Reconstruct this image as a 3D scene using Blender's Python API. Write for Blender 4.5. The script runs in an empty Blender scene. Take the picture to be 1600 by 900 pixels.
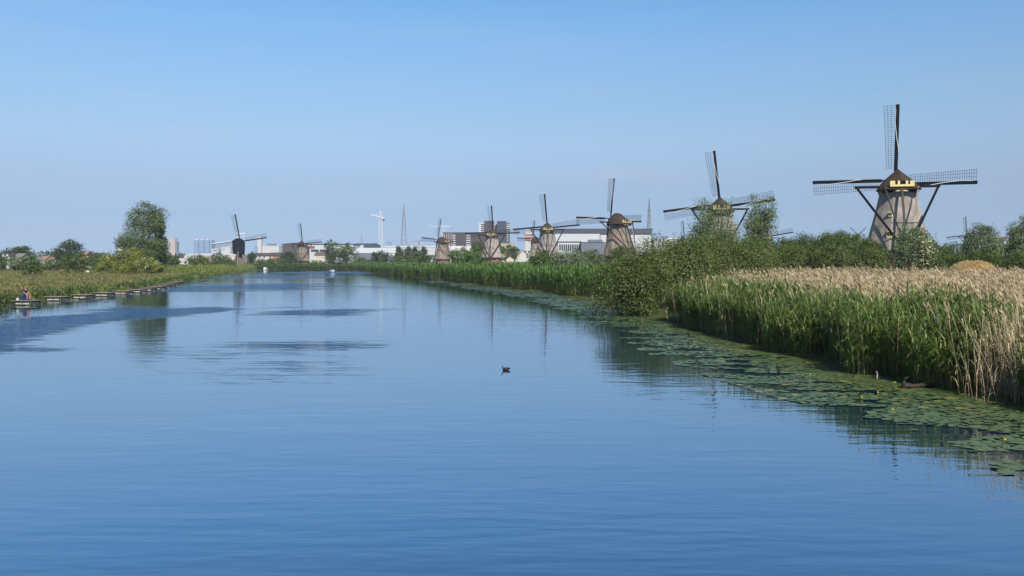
import bpy, bmesh, math, random
import numpy as np
from mathutils import Vector, Matrix

rng = np.random.default_rng(7)
random.seed(7)
PI = math.pi
R = math.radians
scene = bpy.context.scene
COL = scene.collection

# ------------------------------------------------------------------ camera
F = 1386.0                      # focal length in pixels of a 1600 px wide picture
CAMH = 4.0
PITCH = math.atan(42 / F)
cam_d = bpy.data.cameras.new('camera')
cam_d.sensor_width = 36.0
cam_d.lens = 36.0 * F / 1600
cam_d.clip_start = 0.5
cam_d.clip_end = 20000
cam = bpy.data.objects.new('camera', cam_d)
COL.objects.link(cam)
cam.location = (0, 0, CAMH)
cam.rotation_euler = (PI / 2 - PITCH, 0, 0)
scene.camera = cam

# ------------------------------------------------------------------ sky, sun, exposure
SUN_EL, SUN_AZ = R(46), R(160)   # azimuth clockwise from +Y: behind the camera, to its right
w = bpy.data.worlds.new('World')
scene.world = w
w.use_nodes = True
nt = w.node_tree
bg = nt.nodes['Background']
sky = nt.nodes.new('ShaderNodeTexSky')
sky.sky_type = 'NISHITA'
sky.sun_disc = False
sky.sun_elevation = SUN_EL
sky.sun_rotation = SUN_AZ
sky.altitude = 0
sky.air_density = 0.6
sky.dust_density = 0.0
sky.ozone_density = 4.0
# the hazy summer sky is flatter from horizon to mid-height than the model's: look it up a little higher near the horizon
tcw = nt.nodes.new('ShaderNodeTexCoord'); sxyz = nt.nodes.new('ShaderNodeSeparateXYZ'); cxyz = nt.nodes.new('ShaderNodeCombineXYZ')
nt.links.new(tcw.outputs['Generated'], sxyz.inputs[0])
mr = nt.nodes.new('ShaderNodeFloatCurve')
cvm = mr.mapping.curves[0]
cvm.points[0].location = (0, 0.098); cvm.points[1].location = (1, 1)
for q in ((0.14, 0.118), (0.27, 0.146), (0.36, 0.23), (0.6, 0.52)): cvm.points.new(*q)
mr.mapping.update()
nt.links.new(sxyz.outputs['X'], cxyz.inputs['X']); nt.links.new(sxyz.outputs['Y'], cxyz.inputs['Y'])
nt.links.new(sxyz.outputs['Z'], mr.inputs['Value']); nt.links.new(mr.outputs[0], cxyz.inputs['Z'])
nrm = nt.nodes.new('ShaderNodeVectorMath'); nrm.operation = 'NORMALIZE'
nt.links.new(cxyz.outputs[0], nrm.inputs[0]); nt.links.new(nrm.outputs[0], sky.inputs['Vector'])
# pale band of summer haze low in the sky, the same all the way round
rmp = nt.nodes.new('ShaderNodeValToRGB'); el_ = rmp.color_ramp.elements
HAZY = [(0.0, (0.98, 0.85, 0.74)), (0.049, (1.01, 0.875, 0.76)), (0.085, (1.09, 0.92, 0.79)), (0.127, (1.18, 1.045, 0.89)), (0.17, (1.05, 1.05, 0.935)), (0.226, (0.90, 1.0, 0.98)), (0.28, (0.77, 1.0, 1.03)), (0.5, (0.70, 0.99, 1.05))]
while len(el_) < len(HAZY): el_.new(0.5)
for e_, (p_, c_) in zip(el_, HAZY): e_.position = p_
for e_, (p_, c_) in zip(el_, HAZY): e_.position = p_; e_.color = (*[x / 1.25 for x in c_], 1)
nt.links.new(sxyz.outputs['Z'], rmp.inputs[0])
vm1 = nt.nodes.new('ShaderNodeVectorMath'); vm1.operation = 'MULTIPLY'; vm2 = nt.nodes.new('ShaderNodeVectorMath'); vm2.operation = 'SCALE'; vm2.inputs['Scale'].default_value = 1.25
nt.links.new(sky.outputs['Color'], vm1.inputs[0]); nt.links.new(rmp.outputs[0], vm1.inputs[1]); nt.links.new(vm1.outputs[0], vm2.inputs[0])
wm_ = nt.nodes.new('ShaderNodeMapping'); wm_.inputs['Scale'].default_value = (5, 5, 46); wm_.inputs['Location'].default_value = (1.3, 0.4, 0.2)
wn = nt.nodes.new('ShaderNodeTexNoise'); wn.inputs['Scale'].default_value = 1.0; wn.inputs['Detail'].default_value = 5; wn.inputs['Roughness'].default_value = 0.55
wr = nt.nodes.new('ShaderNodeValToRGB'); wr.color_ramp.elements[0].position = 0.52; wr.color_ramp.elements[1].position = 0.78
wr.color_ramp.elements[0].color = (1, 1, 1, 1); wr.color_ramp.elements[1].color = (1.13, 1.01, 0.965, 1)
vm3 = nt.nodes.new('ShaderNodeVectorMath'); vm3.operation = 'MULTIPLY'
nt.links.new(tcw.outputs['Generated'], wm_.inputs[0]); nt.links.new(wm_.outputs[0], wn.inputs['Vector']); nt.links.new(wn.outputs['Fac'], wr.inputs[0])
nt.links.new(vm2.outputs[0], vm3.inputs[0]); nt.links.new(wr.outputs[0], vm3.inputs[1]); nt.links.new(vm3.outputs[0], bg.inputs['Color'])
bg.inputs['Strength'].default_value = 0.1125
sun_d = bpy.data.lights.new('sun', 'SUN')
sun_d.energy = 5.0
sun_d.angle = R(0.53)
sun_d.color = (1.0, 0.95, 0.87)
sun = bpy.data.objects.new('sun', sun_d)
COL.objects.link(sun)
SD = Vector((math.sin(SUN_AZ) * math.cos(SUN_EL), math.cos(SUN_AZ) * math.cos(SUN_EL), math.sin(SUN_EL)))
sun.rotation_euler = SD.to_track_quat('Z', 'Y').to_euler()
sun.location = (60, -80, 120)
vs = scene.view_settings
vs.view_transform = 'Standard'
vs.look = 'None'
vs.exposure = 0.15
vs.gamma = 1.0
vs.use_curve_mapping = False
scene.render.engine = 'CYCLES'
cy = scene.cycles
cy.use_denoising = True
try:
    cy.denoiser = 'OPENIMAGEDENOISE'
    cy.denoising_input_passes = 'RGB_ALBEDO_NORMAL'
except Exception:
    pass
cy.max_bounces = 6
cy.diffuse_bounces = 2
cy.glossy_bounces = 3
cy.transmission_bounces = 3
cy.transparent_max_bounces = 8
cy.volume_bounces = 1
cy.use_fast_gi = False
cy.caustics_reflective = False
cy.caustics_refractive = False

# ------------------------------------------------------------------ where a picture point lies in the place
cp, sp = math.cos(PITCH), math.sin(PITCH)
def ray(px, py):
    u, v = (px - 800) / F, (450 - py) / F
    return u, cp + sp * v, -sp + cp * v
def at(px, py, Y):
    u, dy, dz = ray(px, py)
    t = Y / dy
    return Vector((u * t, Y, CAMH + dz * t))
def ground(px, py, z=0.0):
    u, dy, dz = ray(px, py)
    t = (z - CAMH) / dz
    return Vector((u * t, dy * t, z))

RIGHT_PX = [(1600, 632), (1500, 613), (1370, 590), (1300, 567), (1200, 547), (1110, 522), (1040, 502), (985, 491), (935, 469), (860, 458.5), (800, 451), (740, 444.5), (680, 437.5), (620, 430.5), (570, 424.8), (540, 421.4)]
LEFT_PX = [(-60, 488), (0, 480.5), (30, 475.5), (70, 470.3), (110, 466.3), (150, 462), (200, 456.4), (240, 450.5), (270, 444.2), (320, 433), (360, 427), (385, 423.4), (400, 421.4)]
RB = np.array([(18.0, -80.0), (16.5, 5.0)] + [tuple(ground(*p)[:2]) for p in RIGHT_PX])
LB = np.array([(-36.0, -80.0), (-37.0, 30.0)] + [tuple(ground(*p)[:2]) for p in LEFT_PX])
POLY = np.concatenate([RB, LB[::-1]])

def seg_dist(P, A):
    best = np.full(len(P), 1e9)
    for a, b in zip(A[:-1], A[1:]):
        d = b - a
        t = np.clip(((P - a) @ d) / (d @ d), 0, 1)
        q = a + t[:, None] * d
        best = np.minimum(best, np.hypot(*(P - q).T))
    return best
def inside(P):
    c = np.zeros(len(P), bool)
    n = len(POLY)
    x, y = P[:, 0], P[:, 1]
    for i in range(n):
        x1, y1 = POLY[i]; x2, y2 = POLY[(i + 1) % n]
        if y1 == y2: continue
        cond = (y1 > y) != (y2 > y)
        c ^= cond & (x < (x2 - x1) * (y - y1) / (y2 - y1) + x1)
    return c
def smooth(a, b, x):
    t = np.clip((x - a) / (b - a), 0, 1)
    return t * t * (3 - 2 * t)
def vnoise(x, y, s, seed=0):
    """cheap smooth value noise on arrays, 0..1"""
    x = np.asarray(x) / s; y = np.asarray(y) / s
    xi, yi = np.floor(x).astype(np.int64), np.floor(y).astype(np.int64)
    fx, fy = x - xi, y - yi
    fx, fy = fx * fx * (3 - 2 * fx), fy * fy * (3 - 2 * fy)
    def h(i, j):
        n = (i * 374761393 + j * 668265263 + seed * 974634777) & 0xFFFFFFFF
        n = ((n ^ (n >> 13)) * 1274126177) & 0xFFFFFFFF
        return ((n ^ (n >> 16)) & 0xFFFF) / 65535.0
    return (h(xi, yi) * (1 - fx) + h(xi + 1, yi) * fx) * (1 - fy) + (h(xi, yi + 1) * (1 - fx) + h(xi + 1, yi + 1) * fx) * fy
CLOSED = np.concatenate([POLY, POLY[:1]])
def terrain(X, Y):
    X = np.atleast_1d(np.asarray(X, float)); Y = np.atleast_1d(np.asarray(Y, float))
    P = np.stack([X, Y], 1)
    dR, dL = seg_dist(P, RB), seg_dist(P, LB)
    d = seg_dist(P, CLOSED)
    ins = inside(P)
    wr = smooth(-40, 40, dL - dR)
    zr = 0.15 + 0.03 * np.minimum(d, 25) + 2.1 * smooth(24, 52, d)
    zl = 0.2 + 0.5 * smooth(0, 8, d) + 0.8 * smooth(100, 220, d) + 1.2 * smooth(250, 600, d)
    z = wr * zr + (1 - wr) * zl
    z = z + (vnoise(X, Y, 9, 3) - 0.5) * 0.18 * smooth(1, 12, d)
    z = z * smooth(-0.3, 0.5, d) + 0.02
    return np.where(ins, -1.3 * smooth(0.0, 2.5, d) - 0.02, z)
def tz(x, y):
    return float(terrain([x], [y])[0])

# ------------------------------------------------------------------ materials
MATS = {}
def mat(name, col, rough=0.8, var=0.25, scale=3.0, stretch=(1, 1, 1), bump=0.0, bump_scale=20.0, spec=0.3, metallic=0.0, bstretch=None):
    if name in MATS: return MATS[name]
    m = bpy.data.materials.new(name); m.use_nodes = True
    n, l = m.node_tree.nodes, m.node_tree.links
    b = n['Principled BSDF']
    b.inputs['Roughness'].default_value = rough
    b.inputs['Specular IOR Level'].default_value = spec
    b.inputs['Metallic'].default_value = metallic
    tc = n.new('ShaderNodeTexCoord'); mp = n.new('ShaderNodeMapping')
    mp.inputs['Scale'].default_value = stretch
    l.new(tc.outputs['Object'], mp.inputs['Vector'])
    no = n.new('ShaderNodeTexNoise'); no.inputs['Scale'].default_value = scale; no.inputs['Detail'].default_value = 5
    l.new(mp.outputs[0], no.inputs['Vector'])
    cr = n.new('ShaderNodeValToRGB')
    cr.color_ramp.elements[0].position = 0.3; cr.color_ramp.elements[1].position = 0.7
    cr.color_ramp.elements[0].color = (*[c * (1 - var) for c in col], 1)
    cr.color_ramp.elements[1].color = (*[min(1, c * (1 + var)) for c in col], 1)
    l.new(no.outputs['Fac'], cr.inputs[0])
    l.new(cr.outputs[0], b.inputs['Base Color'])
    if bump:
        n2 = n.new('ShaderNodeTexNoise'); n2.inputs['Scale'].default_value = bump_scale; n2.inputs['Detail'].default_value = 4
        if bstretch:
            m2 = n.new('ShaderNodeMapping'); m2.inputs['Scale'].default_value = bstretch; l.new(tc.outputs['Object'], m2.inputs[0]); l.new(m2.outputs[0], n2.inputs['Vector'])
        else: l.new(mp.outputs[0], n2.inputs['Vector'])
        bp = n.new('ShaderNodeBump'); bp.inputs['Strength'].default_value = bump; bp.inputs['Distance'].default_value = 0.1
        l.new(n2.outputs['Fac'], bp.inputs['Height']); l.new(bp.outputs[0], b.inputs['Normal'])
    MATS[name] = m
    return m

def leaf_mat(name, c1, c2, c3=None, c3_at=0.94, rough=0.55, trans=0.28, tint=None, spec=0.3):
    """leaves and blades: colour picked per leaf; 'tint' mixes to another colour along the blade"""
    if name in MATS: return MATS[name]
    m = bpy.data.materials.new(name); m.use_nodes = True
    n, l = m.node_tree.nodes, m.node_tree.links
    b = n['Principled BSDF']; out = n['Material Output']
    geo = n.new('ShaderNodeNewGeometry')
    cr = n.new('ShaderNodeValToRGB')
    cr.color_ramp.elements[0].color = (*c1, 1); cr.color_ramp.elements[1].color = (*c2, 1)
    cr.color_ramp.elements[1].position = 0.9
    if c3:
        e = cr.color_ramp.elements.new(c3_at); e.color = (*c3, 1)
    l.new(geo.outputs['Random Per Island'], cr.inputs[0])
    colr = cr.outputs[0]
    if tint:
        a = n.new('ShaderNodeAttribute'); a.attribute_name = 'tint'
        mx = n.new('ShaderNodeMix'); mx.data_type = 'RGBA'
        l.new(a.outputs['Fac'], mx.inputs[0]); l.new(colr, mx.inputs[6]); mx.inputs[7].default_value = (*tint, 1)
        colr = mx.outputs[2]
    l.new(colr, b.inputs['Base Color'])
    b.inputs['Roughness'].default_value = rough
    b.inputs['Specular IOR Level'].default_value = spec
    tr = n.new('ShaderNodeBsdfTranslucent'); l.new(colr, tr.inputs['Color'])
    ms = n.new('ShaderNodeMixShader'); ms.inputs[0].default_value = trans
    l.new(b.outputs[0], ms.inputs[1]); l.new(tr.outputs[0], ms.inputs[2]); l.new(ms.outputs[0], out.inputs['Surface'])
    MATS[name] = m
    return m

# ------------------------------------------------------------------ mesh helpers
def link(name, me, m, parent=None, loc=(0, 0, 0), kind=None):
    o = bpy.data.objects.new(name, me)
    COL.objects.link(o)
    o.location = loc
    if m is not None and me is not None and not me.materials: me.materials.append(m)
    if parent is not None: o.parent = parent
    if kind: o['kind'] = kind
    return o
def tag(o, label, cat, group=None, kind=None):
    o['label'] = label; o['category'] = cat
    if group: o['group'] = group
    if kind: o['kind'] = kind
    return o
def thing(name, label, cat, loc=(0, 0, 0), rz=0.0, group=None):
    o = bpy.data.objects.new(name, None); COL.objects.link(o)
    o.empty_display_size = 0.5
    o.location = loc; o.rotation_euler = (0, 0, rz)
    return tag(o, label, cat, group)
def np_mesh(name, V, faces, tint=None):
    """V (n,3); faces: list of int arrays (m,k), k vertices per face"""
    me = bpy.data.meshes.new(name)
    V = np.asarray(V, np.float32)
    me.vertices.add(len(V)); me.vertices.foreach_set('co', V.ravel())
    loops = np.concatenate([f.ravel() for f in faces]).astype(np.int32)
    tot = np.concatenate([np.full(len(f), f.shape[1], np.int32) for f in faces])
    start = np.concatenate([[0], np.cumsum(tot)[:-1]]).astype(np.int32)
    me.loops.add(len(loops)); me.loops.foreach_set('vertex_index', loops)
    me.polygons.add(len(tot)); me.polygons.foreach_set('loop_start', start); me.polygons.foreach_set('loop_total', tot)
    me.update(calc_edges=True)
    if tint is not None:
        a = me.attributes.new('tint', 'FLOAT', 'POINT'); a.data.foreach_set('value', np.asarray(tint, np.float32))
    return me

class MB:
    def __init__(s): s.v = []; s.f = []
    def add(s, vs, fs):
        b = len(s.v); s.v += [tuple(v) for v in vs]; s.f += [tuple(i + b for i in f) for f in fs]
        return s
    def box(s, c, size, rot=None):
        hx, hy, hz = size[0] / 2, size[1] / 2, size[2] / 2
        vs = [Vector((x, y, z)) for x in (-hx, hx) for y in (-hy, hy) for z in (-hz, hz)]
        if rot is not None: vs = [rot @ v for v in vs]
        vs = [v + Vector(c) for v in vs]
        return s.add(vs, [(0, 1, 3, 2), (4, 6, 7, 5), (0, 4, 5, 1), (2, 3, 7, 6), (0, 2, 6, 4), (1, 5, 7, 3)])
    def bar(s, p, q, a, b=None, up=(0, 0, 1)):
        p, q = Vector(p), Vector(q); b = b or a
        d = (q - p); L = d.length; d.normalize()
        u = Vector(up)
        if abs(d.dot(u)) > 0.98: u = Vector((1, 0, 0))
        x = d.cross(u).normalized(); z = x.cross(d)
        rot = Matrix((x, d, z)).transposed()
        return s.box((p + q) / 2, (a, L, b), rot)
    def tube(s, pts, rad, n=6, caps=True):
        pts = [Vector(p) for p in pts]
        if not hasattr(rad, '__len__'): rad = [rad] * len(pts)
        vs, fs = [], []
        for i, p in enumerate(pts):
            d = (pts[min(i + 1, len(pts) - 1)] - pts[max(i - 1, 0)]).normalized()
            u = Vector((0, 0, 1)) if abs(d.z) < 0.95 else Vector((1, 0, 0))
            x = d.cross(u).normalized(); y = x.cross(d)
            for k in range(n):
                a = 2 * PI * k / n
                vs.append(p + (x * math.cos(a) + y * math.sin(a)) * rad[i])
        for i in range(len(pts) - 1):
            for k in range(n):
                fs.append((i * n + k, i * n + (k + 1) % n, (i + 1) * n + (k + 1) % n, (i + 1) * n + k))
        if caps:
            fs.append(tuple(range(n - 1, -1, -1))); fs.append(tuple((len(pts) - 1) * n + k for k in range(n)))
        return s.add(vs, fs)
    def loft(s, rings, cap0=True, cap1=True):
        n = len(rings[0]); vs = [v for r in rings for v in r]; fs = []
        for i in range(len(rings) - 1):
            for k in range(n):
                fs.append((i * n + k, i * n + (k + 1) % n, (i + 1) * n + (k + 1) % n, (i + 1) * n + k))
        if cap0: fs.append(tuple(range(n - 1, -1, -1)))
        if cap1: fs.append(tuple((len(rings) - 1) * n + k for k in range(n)))
        return s.add(vs, fs)
    def mesh(s, name, smooth=False):
        me = bpy.data.meshes.new(name); me.from_pydata(s.v, [], s.f); me.update()
        bm = bmesh.new(); bm.from_mesh(me); bmesh.ops.recalc_face_normals(bm, faces=bm.faces); bm.to_mesh(me); bm.free()
        if smooth: me.polygons.foreach_set('use_smooth', [True] * len(me.polygons))
        return me
    def build(s, name, m, parent=None, loc=(0, 0, 0), smooth=False, kind=None):
        return link(name, s.mesh(name, smooth), m, parent, loc, kind)

def norm(a): return a / np.maximum(np.linalg.norm(a, axis=1, keepdims=True), 1e-9)
def leaf_cards(C, N, L, W, rg):
    n = len(C)
    N = norm(N); r = norm(rg.normal(size=(n, 3)))
    U = norm(np.cross(N, r)); Vv = np.cross(N, U)
    L = np.broadcast_to(L, (n,))[:, None]; W = np.broadcast_to(W, (n,))[:, None]
    V = np.stack([C - U * L / 2, C + Vv * W / 2, C + U * L / 2, C - Vv * W / 2], 1).reshape(-1, 3)
    return V, np.arange(4 * n).reshape(n, 4)

# ------------------------------------------------------------------ ground
def axis(parts):
    out = [np.array([parts[0][0]])]
    for a, b, st in parts: out.append(np.linspace(a, b, max(2, int(round((b - a) / st)) + 1))[1:])
    return np.concatenate(out)
gx = axis([(-3600, -600, 300), (-600, -160, 20), (-160, 40, 1.25), (40, 120, 4), (120, 600, 30), (600, 3600, 300)])
gy = axis([(-300, -20, 20), (-20, 60, 1.0), (60, 200, 1.6), (200, 450, 2.5), (450, 700, 10), (700, 3500, 200)])
GX, GY = np.meshgrid(gx, gy)
GZ = np.concatenate([terrain(GX.ravel()[i:i + 40000], GY.ravel()[i:i + 40000]) for i in range(0, GX.size, 40000)])
V = np.stack([GX.ravel(), GY.ravel(), GZ], 1)
nx, ny = len(gx), len(gy)
idx = np.arange(nx * ny).reshape(ny, nx)
Q = np.stack([idx[:-1, :-1], idx[:-1, 1:], idx[1:, 1:], idx[1:, :-1]], -1).reshape(-1, 4)
gm = bpy.data.materials.new('meadow_soil'); gm.use_nodes = True
n, l = gm.node_tree.nodes, gm.node_tree.links
b = n['Principled BSDF']; b.inputs['Roughness'].default_value = 0.95; b.inputs['Specular IOR Level'].default_value = 0.1
tc = n.new('ShaderNodeTexCoord')
n1 = n.new('ShaderNodeTexNoise'); n1.inputs['Scale'].default_value = 0.06; n1.inputs['Detail'].default_value = 6
n2 = n.new('ShaderNodeTexNoise'); n2.inputs['Scale'].default_value = 1.7; n2.inputs['Detail'].default_value = 6
for q in (n1, n2): l.new(tc.outputs['Object'], q.inputs['Vector'])
c1 = n.new('ShaderNodeValToRGB')
c1.color_ramp.elements[0].position = 0.35; c1.color_ramp.elements[0].color = (0.055, 0.075, 0.022, 1)
c1.color_ramp.elements[1].position = 0.65; c1.color_ramp.elements[1].color = (0.12, 0.105, 0.045, 1)
l.new(n1.outputs['Fac'], c1.inputs[0])
mx = n.new('ShaderNodeMix'); mx.data_type = 'RGBA'; mx.blend_type = 'MULTIPLY'; mx.inputs[0].default_value = 0.7
c2 = n.new('ShaderNodeValToRGB'); c2.color_ramp.elements[0].position = 0.3; c2.color_ramp.elements[0].color = (0.5, 0.5, 0.45, 1); c2.color_ramp.elements[1].position = 0.7
l.new(n2.outputs['Fac'], c2.inputs[0]); l.new(c1.outputs[0], mx.inputs[6]); l.new(c2.outputs[0], mx.inputs[7])
l.new(mx.outputs[2], b.inputs['Base Color'])
go = link('ground', np_mesh('ground', V, [Q]), gm); go['kind'] = 'structure'
go.data.polygons.foreach_set('use_smooth', [True] * len(go.data.polygons))

# ------------------------------------------------------------------ water
wx = axis([(-150, -60, 2.5), (-60, 42, 1.3)])
wy = np.concatenate([[-80.0, -30, 0, 6], 8 * (440 / 8) ** np.linspace(0, 1, 420)])
WX, WY = np.meshgrid(wx, wy); WX, WY = WX.ravel(), WY.ravel()
yy = np.maximum(WY, 3)
# wind-ruffled patches lie on the water where the photograph has them
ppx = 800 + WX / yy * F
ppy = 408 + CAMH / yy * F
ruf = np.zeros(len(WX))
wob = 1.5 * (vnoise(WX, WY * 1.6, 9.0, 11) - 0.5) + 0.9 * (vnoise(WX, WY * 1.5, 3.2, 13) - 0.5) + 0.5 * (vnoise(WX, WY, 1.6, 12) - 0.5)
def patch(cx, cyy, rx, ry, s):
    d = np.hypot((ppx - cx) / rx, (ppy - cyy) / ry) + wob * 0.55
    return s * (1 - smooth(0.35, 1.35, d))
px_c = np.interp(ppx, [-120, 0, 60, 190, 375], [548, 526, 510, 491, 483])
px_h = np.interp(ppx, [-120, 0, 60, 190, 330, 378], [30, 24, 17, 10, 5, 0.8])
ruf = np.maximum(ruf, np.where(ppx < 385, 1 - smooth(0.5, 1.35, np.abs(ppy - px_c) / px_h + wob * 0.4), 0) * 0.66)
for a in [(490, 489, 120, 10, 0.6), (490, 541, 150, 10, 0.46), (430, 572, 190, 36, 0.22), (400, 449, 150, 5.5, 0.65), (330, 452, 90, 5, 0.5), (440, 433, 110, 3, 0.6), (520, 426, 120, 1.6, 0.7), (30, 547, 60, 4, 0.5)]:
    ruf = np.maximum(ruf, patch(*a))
nx, ny = len(wx), len(wy)
idx = np.arange(nx * ny).reshape(ny, nx)
Q = np.stack([idx[:-1, :-1], idx[:-1, 1:], idx[1:, 1:], idx[1:, :-1]], -1).reshape(-1, 4)
wme = np_mesh('river_water', np.stack([WX, WY, np.zeros(len(WX))], 1), [Q])
a = wme.attributes.new('ruffle', 'FLOAT', 'POINT'); a.data.foreach_set('value', ruf.astype(np.float32))
wm = bpy.data.materials.new('river_water'); wm.use_nodes = True
n, l = wm.node_tree.nodes, wm.node_tree.links
for q in list(n): n.remove(q)
def N(t, **kw):
    q = n.new(t)
    for k, v in kw.items(): setattr(q, k, v)
    return q
def math_node(op, a, b=None):
    q = N('ShaderNodeMath', operation=op)
    for i, v in enumerate((a, b)):
        if v is None: continue
        if hasattr(v, 'is_output'): l.new(v, q.inputs[i])
        else: q.inputs[i].default_value = v
    return q.outputs[0]
tc = N('ShaderNodeTexCoord')
def wave(sx, sy, detail):
    mp = N('ShaderNodeMapping'); mp.inputs['Scale'].default_value = (sx, sy, 1); l.new(tc.outputs['Object'], mp.inputs[0])
    t = N('ShaderNodeTexNoise'); t.inputs['Scale'].default_value = 1; t.inputs['Detail'].default_value = detail; t.inputs['Roughness'].default_value = 0.45
    l.new(mp.outputs[0], t.inputs['Vector']); return t.outputs['Fac']
ra = N('ShaderNodeAttribute'); ra.attribute_name = 'ruffle'
nsum = math_node('SUBTRACT', math_node('ADD', wave(0.16, 1.5, 5), wave(0.7, 4.5, 3)), 1.0)
rsum = N('ShaderNodeMath', operation='ADD', use_clamp=True)
l.new(math_node('ADD', math_node('MULTIPLY', math_node('SUBTRACT', ra.outputs['Fac'], 0.5), 1.5), 0.36), rsum.inputs[0]); l.new(math_node('MULTIPLY', nsum, 2.3), rsum.inputs[1])
edge = N('ShaderNodeMath', operation='MULTIPLY', use_clamp=True); l.new(ra.outputs['Fac'], edge.inputs[0]); edge.inputs[1].default_value = 1.5
rr = N('ShaderNodeMath', operation='MULTIPLY'); l.new(math_node('MULTIPLY', edge.outputs[0], 0.9), rr.inputs[1]); l.new(rsum.outputs[0], rr.inputs[0])
class ru: outputs = {'Fac': rr.outputs[0]}
h = math_node('ADD', math_node('MULTIPLY', wave(0.22, 0.9, 2), 0.011), math_node('MULTIPLY', wave(0.9, 3.4, 2), 0.0058))
h = math_node('ADD', h, math_node('MULTIPLY', math_node('MULTIPLY', wave(2.2, 4.2, 3), ru.outputs['Fac']), 0.20))
bp = N('ShaderNodeBump'); bp.inputs['Strength'].default_value = 1.0; bp.inputs['Distance'].default_value = 1.0
l.new(h, bp.inputs['Height'])
fr = N('ShaderNodeFresnel'); fr.inputs['IOR'].default_value = 1.33; l.new(bp.outputs[0], fr.inputs['Normal'])
df = N('ShaderNodeBsdfDiffuse')
mxb = N('ShaderNodeMix', data_type='RGBA'); mxb.inputs[6].default_value = (0.005, 0.023, 0.055, 1); mxb.inputs[7].default_value = (0.012, 0.065, 0.19, 1)  # bluer diffuse in ruffled water paints in the reflection of higher sky
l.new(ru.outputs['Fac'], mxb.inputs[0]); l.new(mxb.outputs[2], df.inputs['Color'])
gl = N('ShaderNodeBsdfGlossy'); gl.inputs['Color'].default_value = (0.80, 0.91, 1.0, 1)
l.new(math_node('ADD', math_node('MULTIPLY', ru.outputs['Fac'], 0.15), 0.02), gl.inputs['Roughness'])
l.new(bp.outputs[0], gl.inputs['Normal'])
ms = N('ShaderNodeMixShader'); l.new(math_node('MULTIPLY', math_node('ADD', math_node('MULTIPLY', fr.outputs[0], 0.60), 0.40), math_node('SUBTRACT', 1.0, math_node('MULTIPLY', ru.outputs['Fac'], 0.30))), ms.inputs[0]); l.new(df.outputs[0], ms.inputs[1]); l.new(gl.outputs[0], ms.inputs[2])
om = N('ShaderNodeOutputMaterial'); l.new(ms.outputs[0], om.inputs['Surface'])
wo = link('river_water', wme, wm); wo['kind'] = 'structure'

# ------------------------------------------------------------------ windmills
thatch = mat('weathered_thatch', (0.375, 0.315, 0.268), 0.95, 0.3, 0.9, (1.2, 1.2, 0.45), 0.9, 9, spec=0.1, bstretch=(1, 1, 3.5))
thatch_tan = mat('tan_thatch', (0.36, 0.285, 0.205), 0.95, 0.3, 0.9, (1.2, 1.2, 0.45), 0.9, 9, spec=0.1, bstretch=(1, 1, 3.5))
thatch_grey = mat('grey_thatch', (0.315, 0.28, 0.25), 0.95, 0.3, 0.9, (1.2, 1.2, 0.45), 0.9, 9, spec=0.1, bstretch=(1, 1, 3.5))
thatch_brown = mat('brown_thatch', (0.265, 0.205, 0.16), 0.95, 0.3, 0.9, (1.2, 1.2, 0.45), 0.9, 9, spec=0.1, bstretch=(1, 1, 3.5))
cap_thatch = mat('brown_cap_thatch', (0.068, 0.048, 0.034), 0.95, 0.3, 2.0, (1, 1, 2), 0.9, 8, spec=0.1)
tar = mat('black_tarred_wood', (0.010, 0.010, 0.013), 0.75, 0.3, 2.0, spec=0.12)
ochre = mat('faded_ochre_paint', (0.46, 0.36, 0.16), 0.6, 0.1, 4)
tar_grey = mat('dark_weathered_timber', (0.045, 0.042, 0.042), 0.7, 0.3, 2.0)
pale_timber = mat('pale_weathered_sunlit_timber', (0.30, 0.27, 0.24), 0.8, 0.25, 2.0)
yellow = mat('cream_yellow_paint', (0.80, 0.67, 0.30), 0.5, 0.06, 4)
black_glass = mat('dark_window_glass', (0.015, 0.018, 0.022), 0.15, 0.1, 2, spec=0.5)
white_cloth = mat('white_sailcloth', (0.78, 0.76, 0.72), 0.8, 0.06, 4)
red_brick = mat('weathered_red_brick', (0.21, 0.115, 0.08), 0.9, 0.3, 3, (1, 1, 2), 0.4, 12)
white_plaster = mat('white_plaster', (0.72, 0.70, 0.66), 0.8, 0.06, 2)

def oct_ring(z, r, n=48, soft=0.35, ph=PI / 8):
    out = []
    for k in range(n):
        a = 2 * PI * k / n
        e = r * math.cos(PI / 8) / math.cos(((a + ph) % (PI / 4)) - PI / 8)
        q = e * (1 - soft) + r * 0.965 * soft
        out.append(Vector((q * math.cos(a), q * math.sin(a), z)))
    return out
CACHE = {}
def cached(key, fn, m):
    if key not in CACHE:
        me = fn(); me.materials.append(m); CACHE[key] = me
    return CACHE[key]

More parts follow.
